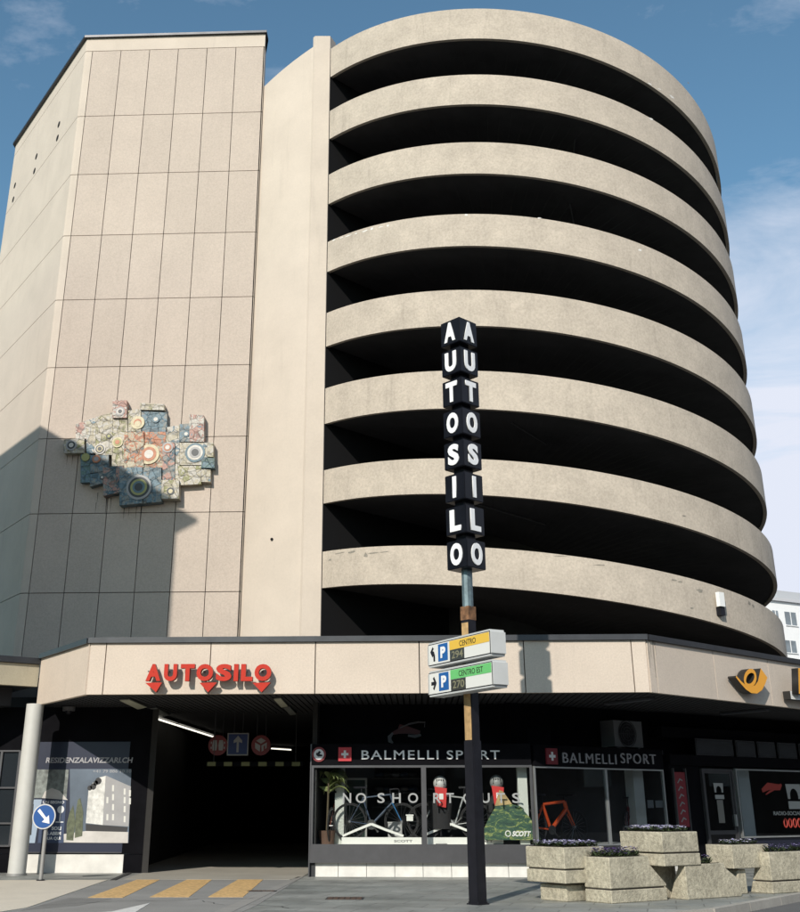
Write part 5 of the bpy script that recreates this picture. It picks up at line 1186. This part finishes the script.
def rimmed(name, o, prof, v1, split, label, soil_u=None, ztop=None, plinth=None, vt=None, grp='concrete planters'):
    t = thing(name, label, 'planter', (o.x, o.y, 0), grp)
    if split is None: bm = B(); blockmesh(bm, o, prof, 0, v1, vt); bev(bm); obj('body', bm, PL, t)
    else:
        lowp, upp = prof
        bm = B(); blockmesh(bm, o, lowp, 0, v1, vt); bev(bm); obj('lower_ring', bm, PL, t)
        bm = B(); blockmesh(bm, o, upp, 0, v1, vt); bev(bm); obj('upper_ring', bm, PL, t)
        zs = split; bm = B(); um = min(max(p[0] for p in lowp), 9); blockmesh(bm, o, [(.03, zs-.03), (um-.04, zs-.03), (um-.04, zs+.03), (.03, zs+.03)], .03, (vt(zs) if vt else v1)-.04); obj('joint', bm, BACK, t)
    if plinth: (pa_, pb_2, va, vb, z0, z1) = plinth; bm = B(); blockmesh(bm, o, [(pa_, z0), (pb_2, z0), (pb_2, z1), (pa_, z1)], va, vb); bev(bm); obj('plinth', bm, PL, t)
    if soil_u:
        bm = B(); blockmesh(bm, o, [(soil_u[0], ztop-.02), (soil_u[1], ztop-.02), (soil_u[1], ztop+.008), (soil_u[0], ztop+.008)], .05, v1-.05 if vt is None else max(vt(ztop)-.05, .1)); obj('soil', bm, SOIL, t)
    return t
# left planter: two rings on a recessed plinth
o1 = onz(567, 902); ob = o1-V37*.16-U37*.16
za, zb, zc_, = zat(ob, 884), zat(ob, 870), zat(ob, 847.5)
W1 = 1.0
rimmed('planter', ob, ([(0, za), (W1, za), (W1, zb-.012), (0, zb-.012)], [(0, zb+.012), (W1+.0, zb+.012), (W1+.0, zc_), (0, zc_)]), .98, zb, 'leftmost two ring planter on a recessed plinth, with lilac pansies', (.05, W1-.05), zc_, (.14, W1-.1, .14, .8, 0, za-.03))
flower_bed(ob, W1, .98, zc_, [0, 0, 1], 'lilac pansies in the leftmost planter', 260, 1)
# front planter with one sloping shoulder
o2 = onz(612, 904)
s1 = zat(o2, 890); s2 = zat(o2, 857.5)
r2 = 1.40
rimmed('planter', o2, ([(0, 0), (r2, 0), (r2, s1-.012), (0, s1-.012)], [(0, s1+.012), (r2, s1+.012), (r2, s1+.05), (1.03, s1+.36), (1.0, s2), (0, s2)]), .62, s1, 'front planter with dark purple pansies and a sloping shoulder on its right', (.05, .95), s2)
flower_bed(o2, 1.0, .62, s2, [2, 2, 0], 'dark purple pansies in the front planter', 130, 2, hgt=.15)
# high planter in the middle
o4 = ony(665, 866.6, 20.95); z4a = o4.z; o4.z = 0
z4b, z4c = zat(o4, 853.6), zat(o4, 832)
rimmed('planter', o4, ([(0, z4a), (.97, z4a), (.97, z4b-.01), (0, z4b-.01)], [(-.02, z4b+.014), (.95, z4b+.014), (.95, z4c), (-.02, z4c)]), 1.0, z4b, 'highest planter, two rings raised above its neighbours, with pale lilac flowers', (.05, .9), z4c, (.1, .85, .5, .95, 0, z4a-.02))
flower_bed(o4, .95, 1.0, z4c, [0, 1, 1], 'pale lilac flowers in the highest planter', 260, 3)
# low planter with two sloping shoulders
o5 = onz(688, 900); z5 = zat(o5, 864.7)
rimmed('planter', o5, [(0, 0), (1.5, 0), (1.5, .27), (1.13, z5-.09), (1.08, z5), (0, z5)], .42, None, 'low planter with sloping shoulders under the highest one, with a few dark plants', (.4, 1.0), z5, vt=lambda z: .42-.28*z/z5)
flower_bed(o5, 1.0, .14, z5, [2, 0], 'sparse dark plants in the low planter under the highest one', 26, 4, (.35, .8), .14)
# suspended looking planter to the right
o6 = ony(734, 869, 22.5); z6a = o6.z; o6.z = 0; z6 = zat(o6, 845)
rimmed('planter', o6, [(0, z6a), (1.12, z6a), (1.12, z6), (0, z6)], .62, None, 'plain planter raised on a narrow pale plinth, between two low planters', (.05, 1.07), z6, (.22, .46, .1, .45, 0, z6a-.02))
flower_bed(o6, 1.12, .62, z6, [1, 0, 1], 'thin white flowers in the plain raised planter', 60, 5, hgt=.09)
# rightmost planter, cut by the picture edge
o7 = onz(773.5, 894); s7 = zat(o7, 881.6); z7 = zat(o7, 852.2)
rimmed('planter', o7, ([(0, 0), (1.9, 0), (1.9, s7-.012), (0, s7-.012)], [(0, s7+.012), (1.9, s7+.012), (1.9, z7), (0, z7)]), .52, s7, 'rightmost two ring planter cut by the picture edge, with violet pansies', (.1, 1.8), z7, vt=lambda z: .52-.26*z/z7)
flower_bed(o7, 1.8, .26, z7, [2, 0, 0], 'violet pansies in the rightmost planter', 90, 6, hgt=.13)

# manhole and drain
for a, w_, l_, lab, nm in (((345, 898.5), .62, .5, 'rusty square manhole cover set in the paving right of the driveway', 'manhole_cover'), ((262, 891.5), .5, .16, 'small rusty drain grate at the edge of the driveway', 'drain_grate')):
    c = onz(*a); t = thing(nm, lab, 'manhole' if 'man' in nm else 'drain', (c.x, c.y, 0))
    RM_ = mat('rust_iron', (.085, .05, .035), .8, var=.3, scale=8)
    z0 = .013 if 'drain' in nm else .004
    bm = B(); box(bm, c.x-w_/2-.03, c.x+w_/2+.03, c.y-l_/2-.03, c.y+l_/2+.03, -.02, z0); obj('frame', bm, DARKL, t)
    bm = B()
    for k in range(6): box(bm, c.x-w_/2+k*w_/6+.008, c.x-w_/2+(k+1)*w_/6-.008, c.y-l_/2, c.y+l_/2, -.01, z0+.006)
    obj('cover' if 'man' in nm else 'grate', bm, RM_, t)
